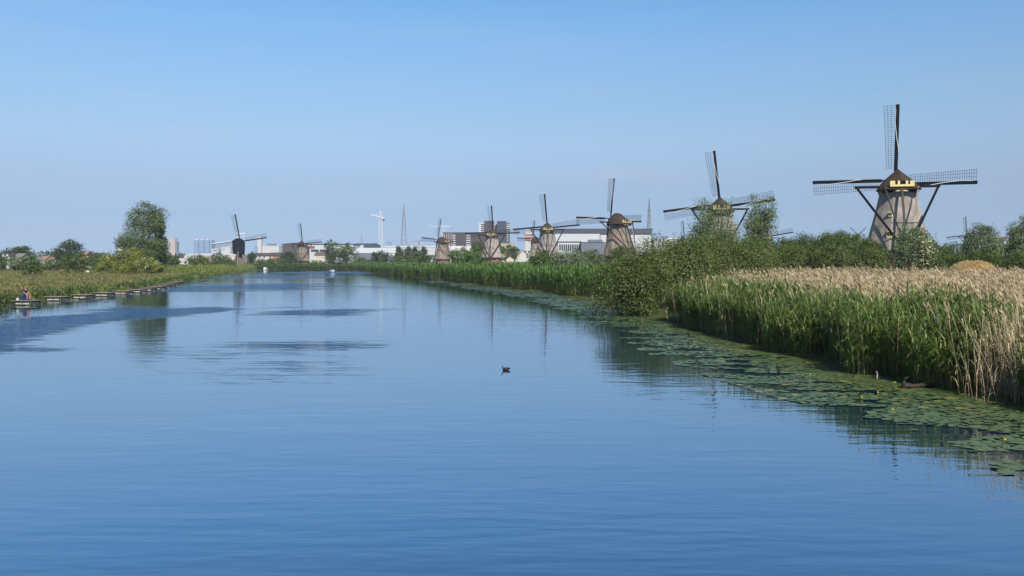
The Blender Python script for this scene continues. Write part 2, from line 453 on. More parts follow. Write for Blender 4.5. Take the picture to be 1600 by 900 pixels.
HUBZ, RS = 14.4, 14.0
def body_mesh():
    mb = MB()
    prof = [(1.85, 5.35), (1.9, 5.7), (2.3, 5.65), (4, 5.15), (6.5, 4.5), (9, 3.85), (11, 3.4), (12.75, 3.1)]
    mb.loft([oct_ring(z, r) for z, r in prof])
    return mb.mesh('thatched_body')
def wall_mesh():
    mb = MB(); mb.loft([oct_ring(z, r, 8, 0) for z, r in ((-2.2, 5.3), (1.95, 5.15))]); return mb.mesh('field_wall')
def cap_mesh():
    mb = MB(); rings = []
    for y, wd, rz in [(-4.05, 2.4, 13.3), (-3.7, 2.95, 14.0), (-2.8, 3.4, 15.1), (-1.2, 3.6, 16.05), (0.6, 3.6, 16.45), (2.4, 3.2, 16.4), (3.5, 2.7, 16.0), (3.9, 2.4, 15.7)]:
        ring = []
        for k in range(13):
            t = -1 + 2 * k / 12
            u = 1 - abs(t)
            z = 12.55 + (rz - 12.55) * (u ** 0.88)
            ring.append(Vector((wd * t * (1 + 0.10 * math.sin(PI * u)), y, z)))
        ring += [Vector((wd * 0.8, y, 12.5)), Vector((-wd * 0.8, y, 12.5))]
        rings.append(ring)
    mb.loft(rings)
    return mb.mesh('cap')
def lattice_items():
    """bars of one sail in sail space: x across, z out along the stock; lattice on the -x side"""
    bars, r = [], 2.6
    while r < 13.95:
        wd = 1.25 + 0.75 * (r - 2.6) / 11.4
        bars.append((r, wd)); r += 0.385
    return bars
def sail_cloth_mesh():
    mb = MB()
    pts = [(0.05, 0.18, 13.2), (0.0, 0.2, 12.4), (-0.05, 0.2, 11.2), (0.08, 0.2, 9.8), (0.3, 0.2, 8.0), (0.62, 0.22, 6.3), (0.66, 0.15, 5.6), (0.35, -0.25, 5.2), (0.3, -0.28, 3.6)]
    pts = [(x, -y, z) for x, y, z in pts]
    mb.tube(pts, [0.03, 0.045, 0.055, 0.06, 0.07, 0.07, 0.06, 0.06, 0.05], 6)
    return mb.mesh('rolled_cloth')
def board_mesh():
    mb = MB(); mb.box((0.36, 0.0, 8.0), (0.62, 0.07, 12.0)); mb.box((0.36, 0.05, 13.95 - 6.95), (0.3, 0.3, 14.0)); mb.box((0.08, -0.02, 8.0), (0.1, 0.1, 12.0))
    return mb.mesh('leading_board')

def windmill(label, px, hub_y, rpx, yaw, rot, detail=0, body=None, cap=None, tail_m=None, group='thatched windmills standing along the river'):
    D = RS * F / rpx
    los = math.atan((px - 800) / F)
    Yd = D
    p = at(px, hub_y, Yd)
    rz = -los + R(yaw)
    ax = Vector((-math.sin(rz), math.cos(rz), 0))
    base = Vector((p.x, p.y, p.z - HUBZ)) - ax * 4.9
    t = thing('windmill', label, 'windmill', base, rz, group)
    body = body or thatch; cap = cap or cap_thatch; tail_m = tail_m or tar_grey
    tb = link('thatched_body', cached(('body', body.name), body_mesh, body), None, t)
    link('field_wall', cached('wall', wall_mesh, red_brick), None, t)
    cp_ = link('cap', cached(('cap', cap.name), cap_mesh, cap), None, t)
    def fn():
        mb = MB(); mb.box((0, -4.12, 13.42), (3.9, 0.12, 1.1)); return mb.mesh('tail_board')
    tbd = link('tail_board', cached('tailboard', fn, tar), None, t)
    def fn():
        mb = MB()
        mb.box((0, -4.2, 13.12), (3.9, 0.06, 0.36))
        for x, wd in ((-1.55, 0.8), (-0.55, 0.38), (0.75, 0.38), (1.6, 0.7)): mb.box((x, -4.2, 13.62), (wd, 0.06, 0.62))
        return mb.mesh('yellow_panel')
    ym = yellow if rpx > 100 else ochre
    if rpx > 33: link('yellow_panel', cached(('ypanel', ym.name), fn, ym), None, tbd)
    def fn():
        mb = MB()
        mb.add([(-1.05, -3.9, 12.15), (1.05, -3.9, 12.15), (0.55, -3.9, 12.5), (-0.55, -3.9, 12.5), (-1.05, -3.78, 12.15), (1.05, -3.78, 12.15), (0.55, -3.78, 12.5), (-0.55, -3.78, 12.5)],
               [(0, 1, 2, 3), (4, 7, 6, 5), (0, 4, 5, 1), (1, 5, 6, 2), (2, 6, 7, 3), (3, 7, 4, 0)])
        return mb.mesh('yellow_collar_board')
    if rpx > 33: link('yellow_collar_board', cached(('ycollar', ym.name), fn, ym), None, tbd)
    def fn():
        mb = MB(); mb.box((0, 0, 12.3), (5.8, 5.8, 0.45)); return mb.mesh('cap_ring')
    link('cap_ring', cached('capring', fn, tar), None, t)
    # tail: pole, braces, beams, winch wheel
    TB = (0, -9.2, 1.7)
    def add(name, key, segs, m, wdt):
        def fn():
            mb = MB()
            for a, b in segs: mb.bar(a, b, wdt)
            return mb.mesh(name)
        return link(name, cached(key, fn, m), None, t)
    add('tail_pole', 'tailpole', [((0, -3.6, 13.2), TB)], tar_grey, 0.34)
    add('long_beam', 'longbeam', [((-7.1, 1.2, 13.3), (7.1, 1.2, 13.3))], tar, 0.42)
    add('short_beam', 'shortbeam', [((-2.9, -3.3, 13.0), (2.9, -3.3, 13.0))], tar, 0.34)
    for s in (-1, 1):
        add('long_brace', ('lb', s), [((s * 6.9, 1.2, 13.45), (s * 0.25, -8.9, 1.9))], tar, 0.3)
        add('short_brace', ('sb', s), [((s * 2.75, -3.4, 13.0), (s * 0.2, -8.9, 2.1))], pale_timber if s > 0 else tar_grey, 0.2)  # one brace is paler: its sunlit look is put into the colour
    add('cross_rail', 'crossrail', [((-2.1, -6.9, 6.55), (2.1, -6.9, 6.55))], tar_grey, 0.16)
    def fn():
        mb = MB()
        for k in range(12):
            a, b = 2 * PI * k / 12, 2 * PI * (k + 1) / 12
            mb.bar((1.0 * math.cos(a), -9.3, 1.3 + 1.0 * math.sin(a)), (1.0 * math.cos(b), -9.3, 1.3 + 1.0 * math.sin(b)), 0.09)
            if k < 6: mb.bar((1.3 * math.cos(a), -9.3, 1.3 + 1.3 * math.sin(a)), (-1.3 * math.cos(a), -9.3, 1.3 - 1.3 * math.sin(a)), 0.07)
        return mb.mesh('capstan_wheel')
    link('capstan_wheel', cached('capstan', fn, tar_grey), None, t)
    def fn():
        mb = MB(); mb.tube([(0, 3.0, 14.4 - 0.27), (0, 5.3, 14.4 + 0.05)], 0.4, 10); return mb.mesh('sail_shaft')
    link('sail_shaft', cached('shaft', fn, tar), None, t)
    # sails in a plane tilted back 8 degrees
    tilt = R(8)
    for k in range(4):
        a = R(rot) + k * PI / 2
        M4 = Matrix.Translation((0, 5.05, HUBZ)) @ Matrix.Rotation(tilt, 4, 'X') @ Matrix.Rotation(-a, 4, 'Y')
        sl = link('sail', cached('board', board_mesh, tar), None, t)
        sl.matrix_local = M4
        if rpx > 60: cl = link('rolled_cloth', cached('cloth', sail_cloth_mesh, white_cloth), None, sl)
        bars = lattice_items()
        def rails():
            mb = MB()
            for fr_ in (1.0, 0.68, 0.36):
                x0, x1 = bars[0][1], bars[-1][1]
                mb.bar((-x0 * fr_, 0.03, bars[0][0] + (1 - fr_) * -0.0), (-x1 * fr_, 0.03, bars[-1][0]), 0.055)
            return mb.mesh('lattice_rail')
        if detail:
            for fr_ in (1.0, 0.68, 0.36):
                def rail():
                    mb = MB(); mb.bar((-bars[0][1] * fr_, 0.03, bars[0][0]), (-bars[-1][1] * fr_, 0.03, bars[-1][0] + 0.1), 0.04); return mb.mesh('sail_rail')
                link('sail_rail', cached(('rail', fr_), rail, tar), None, sl)
            def onebar():
                mb = MB(); mb.box((-0.5, 0, 0), (1.0, 0.042, 0.042)); return mb.mesh('sail_bar')
            for r_, wd in bars:
                o = link('sail_bar', cached('onebar', onebar, tar), None, sl, (0, -0.03, r_)); o.scale = (wd + 0.04, 1, 1)
        else:
            def latt():
                mb = MB()
                for fr_ in (1.0, 0.68, 0.36): mb.bar((-bars[0][1] * fr_, 0.03, bars[0][0]), (-bars[-1][1] * fr_, 0.03, bars[-1][0]), 0.05)
                for r_, wd in bars: mb.box((-wd / 2, -0.03, r_), (wd, 0.05, 0.05))
                return mb.mesh('lattice')
            link('lattice', cached('lattice', latt, tar), None, sl)
    if detail:
        for (x, z, s, rr) in ((-1.75, 8.1, 0.62, 4.2), (-1.95, 4.55, 0.95, 5.0)):
            yv = -math.sqrt(max(0, (rr * 0.97) ** 2 - x * x))
            fo = MB(); fo.box((0, 0, 0), (s, 0.35, s)); fo.box((0, -0.1, s * 0.62), (s * 1.35, 0.6, 0.14))
            f_ = fo.build('window', yellow, t, (x, yv, z)); f_.rotation_euler = (0, 0, math.atan2(x, -yv))
            g = MB()
            for q in (-0.22, 0.22): g.box((q * s, -0.18, 0.1 * s), (s * 0.3, 0.03, s * 0.6))
            g.build('pane', black_glass, f_)
    return t

windmill('largest and nearest thatched windmill with a row of yellow window boards under its brown cap', 1396, 285, 119.5, 9, 0.3, 1)
windmill('thatched windmill half hidden behind the tall open willow trees', 1123, 321.5, 85.5, 4, 7)
windmill('thatched windmill turned side-on in front of the long white warehouse', 953, 343, 64, 38, 0, 0, thatch_brown)
windmill('grey thatched windmill beside the dark-roofed warehouse with bushes at its foot', 854, 355, 52, 4, 5.5, 0, thatch_grey)
windmill('small tan windmill peeping out behind the grey windmill beside the warehouse', 832, 374, 29.5, 36, -2, 0, thatch_tan)
windmill('thatched windmill standing in front of the dark apartment towers', 769, 364, 43, -4, 2)
windmill('brown windmill turned sideways next to the round bright green bush below the long apartment block', 684, 375, 33.5, 42, -4, 0, thatch_brown)
windmill('small tan windmill with fanned tail poles at the far end of the river', 472, 380, 31, -3, 5, 0, thatch_brown)
windmill('far windmill with two sails showing beside the pale round willow shrub', 1510, 368, 29.5, 20, 7)
windmill('far windmill cap and one upright sail over the shrubs near the second pylon', 1069, 374, 28.5, -20, 3)
windmill('windmill hidden by the open willows with one black sail poking out to the side', 1198, 369, 40, 0, 10)
windmill('faint far windmill showing only two crossed sail tips above the hedge', 1341, 367, 17, 0, 45)

# the black post mill on the left bank
def post_mill(px, hub_y, rpx, rot):
    Rm = 13.0; D = Rm * F / rpx
    p = at(px, hub_y, D); los = math.atan((px - 800) / F)
    rz = -los + R(-6); ax = Vector((-math.sin(rz), math.cos(rz), 0))
    hz = 12.4
    t = thing('post_mill', 'black post mill with a boxy body on a slim column beside the river', 'windmill', Vector((p.x, p.y, p.z - hz)) - ax * 3.2, rz)
    mb = MB(); rings = []
    for y in (-3.0, 3.0):
        rings.append([Vector((x, y, z)) for x, z in ((-2.3, 6.0), (2.3, 6.0), (2.62, 9.0), (2.62, 11.6), (2.1, 12.7), (1.1, 13.4), (0, 13.7), (-1.1, 13.4), (-2.1, 12.7), (-2.62, 11.6), (-2.62, 9.0))])
    mb.loft(rings); mb.build('mill_body', tar, t)
    mb = MB(); mb.box((0, -3.07, 8.4), (0.9, 0.08, 1.8)); mb.build('door', mat('dark_green_door', (0.01, 0.02, 0.02), 0.6), t)
    mb = MB(); mb.box((0, 0, 3.5), (2.3, 2.3, 5.2)); mb.build('column', tar, t)
    mb = MB(); mb.loft([oct_ring(z, r, 16, 0.2) for z, r in ((-0.6, 3.7), (0.2, 3.6), (5.0, 1.45))]); mb.build('thatched_base', mat('brown_boarding', (0.15, 0.11, 0.09), 0.9, 0.25, 2), t)
    mb = MB()
    for s in (-0.45, 0.45): mb.bar((s, -3.1, 7.4), (s, -7.2, 0.3), 0.16, 0.25)
    for k in range(14):
        q = (k + 0.5) / 14; mb.box((0, -3.1 - 4.1 * q, 7.4 - 7.1 * q), (0.9, 0.3, 0.06))
    mb.build('stairs', tar_grey, t)
    mb = MB(); mb.bar((0, -3.0, 7.2), (0.3, -8.2, 1.2), 0.2); mb.build('tail_pole', pale_timber, t)
    mb = MB(); mb.tube([(0, 2.5, hz - 0.1), (0, 3.5, hz)], 0.35, 8); mb.build('sail_shaft', tar, t)
    for k in range(4):
        a = R(rot) + k * PI / 2
        M4 = Matrix.Translation((0, 3.3, hz)) @ Matrix.Rotation(R(7), 4, 'X') @ Matrix.Rotation(-a, 4, 'Y') @ Matrix.Scale(Rm / RS, 4)
        sl = link('sail', cached('board', board_mesh, tar), None, t); sl.matrix_local = M4
        def lit_edge():
            mb = MB(); mb.box((0.6, -0.15, 8.8), (0.42, 0.08, 10.0)); return mb.mesh('painted_lit_edge')
        if k == 1: link('painted_lit_edge', cached('lit_edge', lit_edge, white_cloth), None, sl)  # sunlit edge of this one sail, painted on as a white strip
        link('lattice', CACHE['lattice'], None, sl)
post_mill(374, 376.5, 42, 9)

# ------------------------------------------------------------------ trees and shrubs
def up(c, k=1.45): return tuple(min(0.8, x * k) for x in c)
LM = {
 'willow_green': leaf_mat('willow_green_leaves', (0.052, 0.080, 0.014), (0.142, 0.178, 0.040), (0.24, 0.265, 0.10), 0.97, trans=0.2),
 'dark': leaf_mat('dark_green_leaves', (0.030, 0.060, 0.018), (0.079, 0.119, 0.029)),
 'bluish': leaf_mat('grey_green_leaves', (0.083, 0.130, 0.052), (0.223, 0.274, 0.124), (0.348, 0.389, 0.204), 0.97),
 'grey_willow': leaf_mat('grey_willow_leaves', (0.066, 0.103, 0.032), (0.174, 0.223, 0.081), (0.265, 0.306, 0.146), 0.97),
 'bright': leaf_mat('bright_green_leaves', (0.049, 0.116, 0.011), (0.124, 0.215, 0.026)),
 'yellowish': leaf_mat('yellow_green_leaves', (0.140, 0.166, 0.020), (0.282, 0.298, 0.052)),
 'mid': leaf_mat('mid_green_leaves', (0.053, 0.091, 0.018), (0.132, 0.179, 0.038)),
 'blossom': leaf_mat('cream_blossom', (0.62, 0.58, 0.36), (0.78, 0.74, 0.52), trans=0.15),
 'brown': leaf_mat('dry_shrub_leaves', (0.265, 0.182, 0.073), (0.386, 0.276, 0.130)),
}
bark = mat('grey_brown_bark', (0.11, 0.085, 0.06), 0.95, 0.3, 4, (1, 1, 0.3), 0.6, 14)
TREES = []
def lobes_for(shape, a, h, rg):
    """crown lobes (x,y,z,rx,ry,rz) for a plant of half width a and height h"""
    L = []
    if shape == 'dome':
        L.append((0, 0, h * 0.42, a * 0.72, a * 0.66, h * 0.44))
        for k in range(11):
            t = rg.uniform(0, 2 * PI); r = rg.uniform(0.35, 0.78); zz = h * rg.uniform(0.16, 0.8) * (1 - 0.45 * r)
            q = rg.uniform(0.22, 0.38)
            L.append((a * r * math.cos(t), a * r * 0.85 * math.sin(t), zz + h * 0.06, a * q, a * q, min(h * q * 0.95, zz + h * 0.05)))
        for k in range(16):
            t = rg.uniform(0, 2 * PI); r = rg.uniform(0.0, 0.8); q = rg.uniform(0.06, 0.12)
            L.append((a * r * math.cos(t), a * r * 0.8 * math.sin(t), h * (0.80 - 0.42 * r * r) + h * rg.uniform(-0.02, 0.08), a * q, a * q, h * rg.uniform(0.05, 0.10)))
    elif shape == 'round':
        L.append((0, 0, h * 0.5, a * 0.78, a * 0.72, h * 0.46))
        for k in range(10):
            t = rg.uniform(0, 2 * PI); ph = rg.uniform(-0.7, 1.3); q = rg.uniform(0.24, 0.4)
            L.append((a * 0.68 * math.cos(t) * math.cos(ph), a * 0.6 * math.sin(t) * math.cos(ph), h * 0.55 + h * 0.32 * math.sin(ph), a * q, a * q, h * q * 0.6))
    elif shape == 'tall':
        for k in range(9):
            zz = 0.12 + 0.8 * k / 8; wd = float(np.interp(zz, [0, 0.12, 0.35, 0.55, 0.75, 0.9, 1], [0.75, 0.9, 1.0, 0.98, 0.84, 0.6, 0.3]))
            L.append((a * rg.uniform(-0.2, 0.15), 0, h * zz, a * wd * 0.72, a * wd * 0.7, h * 0.11))
        for k in range(14):
            zz = rg.uniform(0.1, 0.9); wd = float(np.interp(zz, [0, 0.12, 0.35, 0.55, 0.75, 0.9, 1], [0.75, 0.9, 1.0, 0.98, 0.84, 0.6, 0.3])); t = rg.uniform(0, 2 * PI); q = rg.uniform(0.16, 0.3)
            L.append((a * 0.74 * wd * math.cos(t), a * 0.7 * wd * math.sin(t), h * zz, a * q, a * q, h * q * 0.45))
    elif shape == 'open':
        for k in range(26):
            zz = rg.uniform(0.2, 0.93); t = rg.uniform(0, 2 * PI); r = rg.uniform(0.2, 0.88) * (1 - 0.35 * max(0, zz - 0.6) / 0.4); q = rg.uniform(0.10, 0.21)
            q *= 1.25; L.append((a * r * math.cos(t), a * r * 0.8 * math.sin(t), h * zz, a * q, a * q, h * q * 0.8))
    return L
def crown_cloud(lobes, nclump, nleaf, rc, rg, updir=0.35):
    A = np.array(lobes)
    wts = A[:, 3] * A[:, 5]; wts = wts / wts.sum()
    i = rg.choice(len(A), nclump, p=wts)
    d = norm(rg.normal(size=(nclump, 3)) + [0, 0, 0.15])
    r = rg.uniform(0.35, 1.0, nclump) ** 0.45
    c = A[i, :3] + d * A[i, 3:] * r[:, None]
    out = norm(d / A[i, 3:])
    C = np.repeat(c, nleaf, 0) + np.clip(rg.normal(size=(nclump * nleaf, 3)), -1.4, 1.4) * np.array([1, 1, 0.8]) * np.repeat(rc * rg.uniform(0.6, 1.3, nclump), nleaf)[:, None]
    Nn = np.repeat(out, nleaf, 0) + rg.normal(size=(nclump * nleaf, 3)) * 0.55 + [0, 0, updir]
    return C, Nn
def trunk_mesh(a, h, lobes, rg, stems=1, thick=0.03):
    mb = MB()
    for s_ in range(stems):
        x0, y0 = (0, 0) if stems == 1 else (rg.uniform(-0.25, 0.25) * a, rg.uniform(-0.2, 0.2) * a)
        top = Vector((x0 * 1.8 + rg.uniform(-.08, .08) * a, y0 * 1.5, h * 0.72)); th = h * thick / math.sqrt(stems)
        pts = [Vector((x0, y0, -0.25)), Vector((x0, y0, h * 0.12)), Vector((x0 * 1.2, y0 * 1.2, h * 0.34)), top]
        mb.tube(pts, [th * 1.35, th, th * 0.75, th * 0.18], 7)
        for k in range(5):
            L = lobes[int(rg.integers(len(lobes)))]
            st = pts[1].lerp(pts[2], rg.uniform(0.1, 1.0)); e = Vector(L[:3])
            mb.tube([st, st.lerp(e, 0.5) + Vector((0, 0, h * 0.04)), e], [th * 0.5, th * 0.32, th * 0.1], 5)
    return mb.mesh('trunk', True)
def plant(name, label, cat, px, D, wpx, ytop, leaf, shape='dome', group=None, cover=3.2, blossom=0.0, stems=3, leaf_px=1.55, py_bot=None, min_leaf=0.10, seed=None, rc_f=0.115):
    rg = np.random.default_rng(seed if seed is not None else (int(px * 7 + D * 13 + wpx) % 99991) + 5)
    top = at(px, ytop, D)
    x = top.x
    z0 = tz(x, D)
    if py_bot is not None: z0 = at(px, py_bot, D).z
    h = top.z - z0; a = wpx / 2 * D / F
    h /= 0.97
    t = thing(name, label, cat, (x, D, z0), rg.uniform(-0.4, 0.4), group)
    L = lobes_for(shape, a, h, rg)
    ppm = F * 0.64 / D
    ls = max(min_leaf, leaf_px / ppm); wd = ls * 0.52
    area = 2 * a * h * 0.75
    nl = 15
    ncl = int(1.5 * cover * area / (ls * wd * 0.5) / nl)
    ncl = max(45, min(ncl, 4800))
    rc = max(ls * 0.8, rc_f * min(a, h / 2))
    C, Nn = crown_cloud(L, ncl, nl, rc, rg)
    C[:, 2] *= h * 0.97 / np.percentile(C[:, 2], 99.85)
    for ax_ in (0, 1):
        lo_, hi_ = np.percentile(C[:, ax_], (1, 99)); k_ = a * (1, 0.85)[ax_] * 2 / (hi_ - lo_)
        C[:, ax_] = (C[:, ax_] - (lo_ + hi_) / 2) * k_
    C[:, 2] = np.where(C[:, 2] < 0.05, np.abs(C[:, 2]) * 0.6 + 0.05, C[:, 2])
    V, Q = leaf_cards(C, Nn, ls * rg.uniform(0.7, 1.3, len(C)), wd * rg.uniform(0.7, 1.3, len(C)), rg)
    link('trunk', trunk_mesh(a, h, L, rg, 1 if shape in ('tall', 'round') else stems), bark, t)
    link('crown', np_mesh('crown', V, [Q]), LM[leaf], t)
    if blossom:
        k = int(len(L) and ncl * blossom)
        A = np.array(L); i = rg.integers(len(A), size=k)
        d = norm(rg.normal(size=(k, 3)) + [0, -0.5, 0.5]); c = A[i, :3] + d * A[i, 3:] * 1.02
        C2 = np.repeat(c, 5, 0) + rg.normal(size=(k * 5, 3)) * ls * 0.7
        C2[:, 2] = np.maximum(C2[:, 2], 0.1)
        V2, Q2 = leaf_cards(C2, np.repeat(d, 5, 0) + rg.normal(size=(k * 5, 3)) * 0.3 + [0, 0, 0.6], ls * 1.0, ls * 0.8, rg)
        link('blossom', np_mesh('blossom', V2, [Q2]), LM['blossom'], t)
    return t

# left bank
plant('tree', 'tall full willow tree, the biggest tree on the left bank', 'tree', 222, 230, 68, 316, 'grey_willow', 'tall', cover=4.6, seed=41)
plant('tree', 'tall slim side tree leaning out of the big willow above the flowering shrub', 'tree', 250, 234, 22, 343, 'grey_willow', 'tall', cover=4.2, seed=42)
plant('shrub', 'yellow-green shrub at the foot of the big left-bank willow', 'shrub', 188, 222, 66, 385, 'yellowish', 'dome', blossom=0.03)
plant('shrub', 'low shrub with cream blossom under the big willow, nearest the water', 'shrub', 228, 215, 56, 402, 'yellowish', 'dome', blossom=0.16)
plant('tree', 'dark round-topped tree standing over the white gabled house', 'tree', 30, 430, 40, 384, 'dark', 'round')
plant('tree', 'dark broad round tree standing behind the orange-roofed houses', 'tree', 106, 420, 42, 374, 'dark', 'round')
plant('bush', 'dark round willow bush alone on the meadow in front of the tree row', 'bush', 48, 198, 31, 399, 'mid', 'dome')
plant('bush', 'broad green bush below the dark round tree, beside the pale resting sheep', 'bush', 118, 236, 36, 396, 'mid', 'dome')
plant('tree', 'leafy tree cut off by the edge of the picture beside the white gabled house', 'tree', -4, 300, 30, 395, 'mid', 'dome')
plant('bush', 'pale willow bush in front of the white gabled house', 'bush', 23, 290, 32, 401, 'bluish', 'dome')
plant('bush', 'low dark bush between the lone willow bush and the orange roofs', 'bush', 74, 300, 30, 405, 'mid', 'dome')
plant('bush', 'small dark bush in front of the orange-roofed terrace', 'bush', 92, 285, 20, 407, 'dark', 'dome')
plant('bush', 'green bush beside the narrow white gable', 'bush', 150, 275, 32, 395, 'mid', 'dome')
plant('bush', 'dull green bush filling the gap next to the big willow', 'bush', 268, 330, 26, 398, 'mid', 'dome')
plant('bush', 'broad dark bush in front of the long white roof', 'bush', 310, 330, 38, 397, 'mid', 'dome')
plant('bush', 'wide bush between the long white roof and the black post mill', 'bush', 345, 345, 40, 394, 'dark', 'dome')
plant('bush', 'low bush at the foot of the black post mill on its riverside', 'bush', 358, 330, 24, 405, 'mid', 'dome')
plant('tree', 'small dark round tree just past the black post mill', 'tree', 394, 520, 15, 393, 'dark', 'round')
plant('bush', 'bush in front of the orange brick house', 'bush', 432, 440, 34, 402, 'mid', 'dome')
plant('bush', 'dark bush beside the far tan windmill at the river end', 'bush', 449, 470, 30, 392, 'dark', 'dome')
plant('bush', 'low bush between the black post mill and the orange brick house', 'bush', 408, 445, 28, 404, 'mid', 'dome')
plant('bush', 'bush at the foot of the far tan windmill', 'bush', 462, 440, 30, 406, 'mid', 'dome')
plant('bush', 'low bush right under the brown-roofed house at the river end', 'bush', 497, 450, 34, 406, 'mid', 'dome')
plant('tree', 'dark tall tree at the river end, the first of two beside the white warehouse', 'tree', 517, 520, 22, 375, 'dark', 'dome')
plant('tree', 'broad olive tree at the river end hiding part of the white warehouse', 'tree', 540, 500, 32, 379.5, 'mid', 'dome')
plant('bush', 'dark round bush under the white factory roof', 'bush', 594, 480, 29, 391, 'dark', 'dome')
plant('bush', 'low bush at the start of the far reed bank', 'bush', 568, 460, 26, 402, 'mid', 'dome')
for i, (x, y, wd) in enumerate(((624, 384, 13), (637, 383.5, 12), (649, 383, 14), (662, 384, 12))):
    plant('tree', ('round dark tree, first of the row of four below the tall pylon', 'round dark tree, second of the row of four below the tall pylon', 'round dark tree, third of the row of four, nearest the pylon foot cranes', 'round dark tree, last of the row of four, next to the sideways brown windmill')[i], 'tree', x, 640, wd, y, 'dark', 'round', 'row of round trees below the pylon')
plant('bush', 'long low bush in front of the row of four round trees', 'bush', 634, 400, 50, 399, 'mid', 'dome')
plant('bush', 'dark bush beside the foot of the sideways brown windmill', 'bush', 657, 410, 34, 394, 'dark', 'dome')
plant('bush', 'round bright green bush between two windmills below the apartment block', 'bush', 727, 300, 48, 385, 'bright', 'dome', cover=4)
plant('bush', 'olive tree behind the round bright green bush, against the apartment block', 'tree', 746, 440, 18, 377, 'mid', 'round')
plant('bush', 'green tree on the far side of the windmill by the apartment towers', 'tree', 792, 560, 34, 381, 'mid', 'dome')
plant('bush', 'low dark bush at the foot of the windmill by the apartment towers', 'bush', 748, 380, 26, 402, 'dark', 'dome')
plant('bush', 'willow bush below the grey windmill, the larger of the pair', 'bush', 897, 185, 62, 390, 'bluish', 'dome', cover=4)
plant('bush', 'willow bush at the foot of the grey windmill, the smaller of the pair', 'bush', 850, 200, 46, 391, 'mid', 'dome', cover=4)
plant('bush', 'dark bush hiding the foot of the side-on windmill by the warehouse', 'bush', 927, 240, 36, 389, 'mid', 'dome')
plant('bush', 'bush growing against the tower of the side-on windmill', 'bush', 972, 250, 40, 384, 'mid', 'dome')
# right bank
plant('bush', 'low front bush of leafy willow overhanging the water beside the tall reeds', 'bush', 986, 65, 112, 391, 'willow_green', 'dome', cover=4.2, min_leaf=0.13, seed=15, leaf_px=2.0, py_bot=497)
plant('bush', 'big leafy willow bush towering at the end of the tall reeds by the water', 'bush', 1054, 72, 176, 367, 'willow_green', 'dome', cover=4.2, min_leaf=0.13, seed=11, leaf_px=2.0, py_bot=492)
plant('bush', 'second broad willow bush rising behind the big one at the water edge', 'bush', 1124, 86, 140, 364, 'willow_green', 'dome', cover=4.5, min_leaf=0.13, seed=12, py_bot=478)
plant('bush', 'willow bush behind the dry reeds below the open willow trees', 'bush', 1172, 92, 116, 370, 'willow_green', 'dome', cover=4.2, min_leaf=0.13, seed=14)
plant('tree', 'open thin-crowned willow tree in front of the half hidden windmill', 'tree', 1118, 112, 84, 311, 'bluish', 'open', cover=2.0, min_leaf=0.16, seed=22, stems=3, rc_f=0.13)
plant('tree', 'narrower open willow tree beside the half hidden windmill', 'tree', 1187, 110, 48, 305, 'bluish', 'open', cover=2.7, min_leaf=0.16, seed=23, stems=2, rc_f=0.18)
hedge = [(1222, 118, 60, 371), (1258, 122, 60, 365), (1296, 118, 62, 360), (1334, 124, 62, 362), (1366, 116, 52, 372), (1240, 108, 60, 382), (1300, 106, 70, 380), (1352, 105, 60, 384)]
hl = ['hedge bush standing nearest the narrow open willow', 'hedge bush beside the side sail of the hidden windmill', 'tallest hedge bush between the willows and the largest windmill', 'hedge bush under the two crossed sail tips', 'hedge bush at the foot of the largest windmill', 'low hedge bush in the front row nearest the willows', 'low hedge bush in the middle of the front row', 'low hedge bush in the front row nearest the largest windmill']
for (x, D, wd, yt), lb in zip(hedge, hl):
    plant('bush', lb, 'bush', x, D, wd, yt, 'mid' if D > 110 else 'willow_green', 'dome', 'hedge bushes below the largest windmill', cover=4, min_leaf=0.15)
plant('bush', 'grey-green willow bush in front of the largest windmill tower', 'bush', 1430, 108, 66, 350, 'bluish', 'dome', cover=4, min_leaf=0.15)
plant('shrub', 'elder shrub covered in cream blossom beside the grey-green willow bush', 'shrub', 1449, 88, 46, 373, 'mid', 'dome', cover=3, blossom=0.85, min_leaf=0.15)
plant('bush', 'low green bush filling the gap beside the flowering elder', 'bush', 1486, 130, 60, 378, 'mid', 'dome', cover=4, min_leaf=0.16)
plant('bush', 'pale round willow shrub beside the far windmill', 'bush', 1541, 112, 68, 349, 'bluish', 'dome', cover=4, min_leaf=0.15)
plant('bush', 'tall pale willow at the edge of the picture above the golden grass mound', 'bush', 1604, 92, 56, 336, 'bluish', 'dome', cover=4, min_leaf=0.14)
plant('bush', 'dark low shrub beside the golden grass mound', 'bush', 1590, 72, 50, 393, 'mid', 'dome', cover=4, min_leaf=0.12)
plant('bush', 'low dull shrub behind the golden grass mound', 'bush', 1528, 104, 90, 393, 'mid', 'dome', cover=4, min_leaf=0.14)
plant('bush', 'low leafy dock plant with broad leaves at the foot of the reeds', 'plant', 1288, 37.5, 40, 500, 'dark', 'dome', cover=3, min_leaf=0.22, py_bot=560)
plant('shrub', 'small dry brown shrub on the left meadow beside the broad bush', 'shrub', 97, 226, 13, 421, 'brown', 'dome')

# the far wooded horizon that reads as one dark band
def far_wood():
    rg = np.random.default_rng(3)
    X = rg.uniform(-1300, 1300, 16000); Y = rg.uniform(930, 1010, 16000)
    top = 6 + 7 * vnoise(X, Y * 0, 45, 5) + 3 * vnoise(X, Y * 0, 14, 6)
    Z = 1.6 + top * rg.uniform(0.05, 1, 16000)
    V, Q = leaf_cards(np.stack([X, Y, Z], 1), rg.normal(size=(16000, 3)) + [0, -1, 0.6], 3.4, 2.6, rg)
    o = link('far_wood', np_mesh('far_wood', V, [Q]), LM['dark'])
    tag(o, 'far dark band of trees along the horizon behind the town', 'wood', kind='stuff')
far_wood()

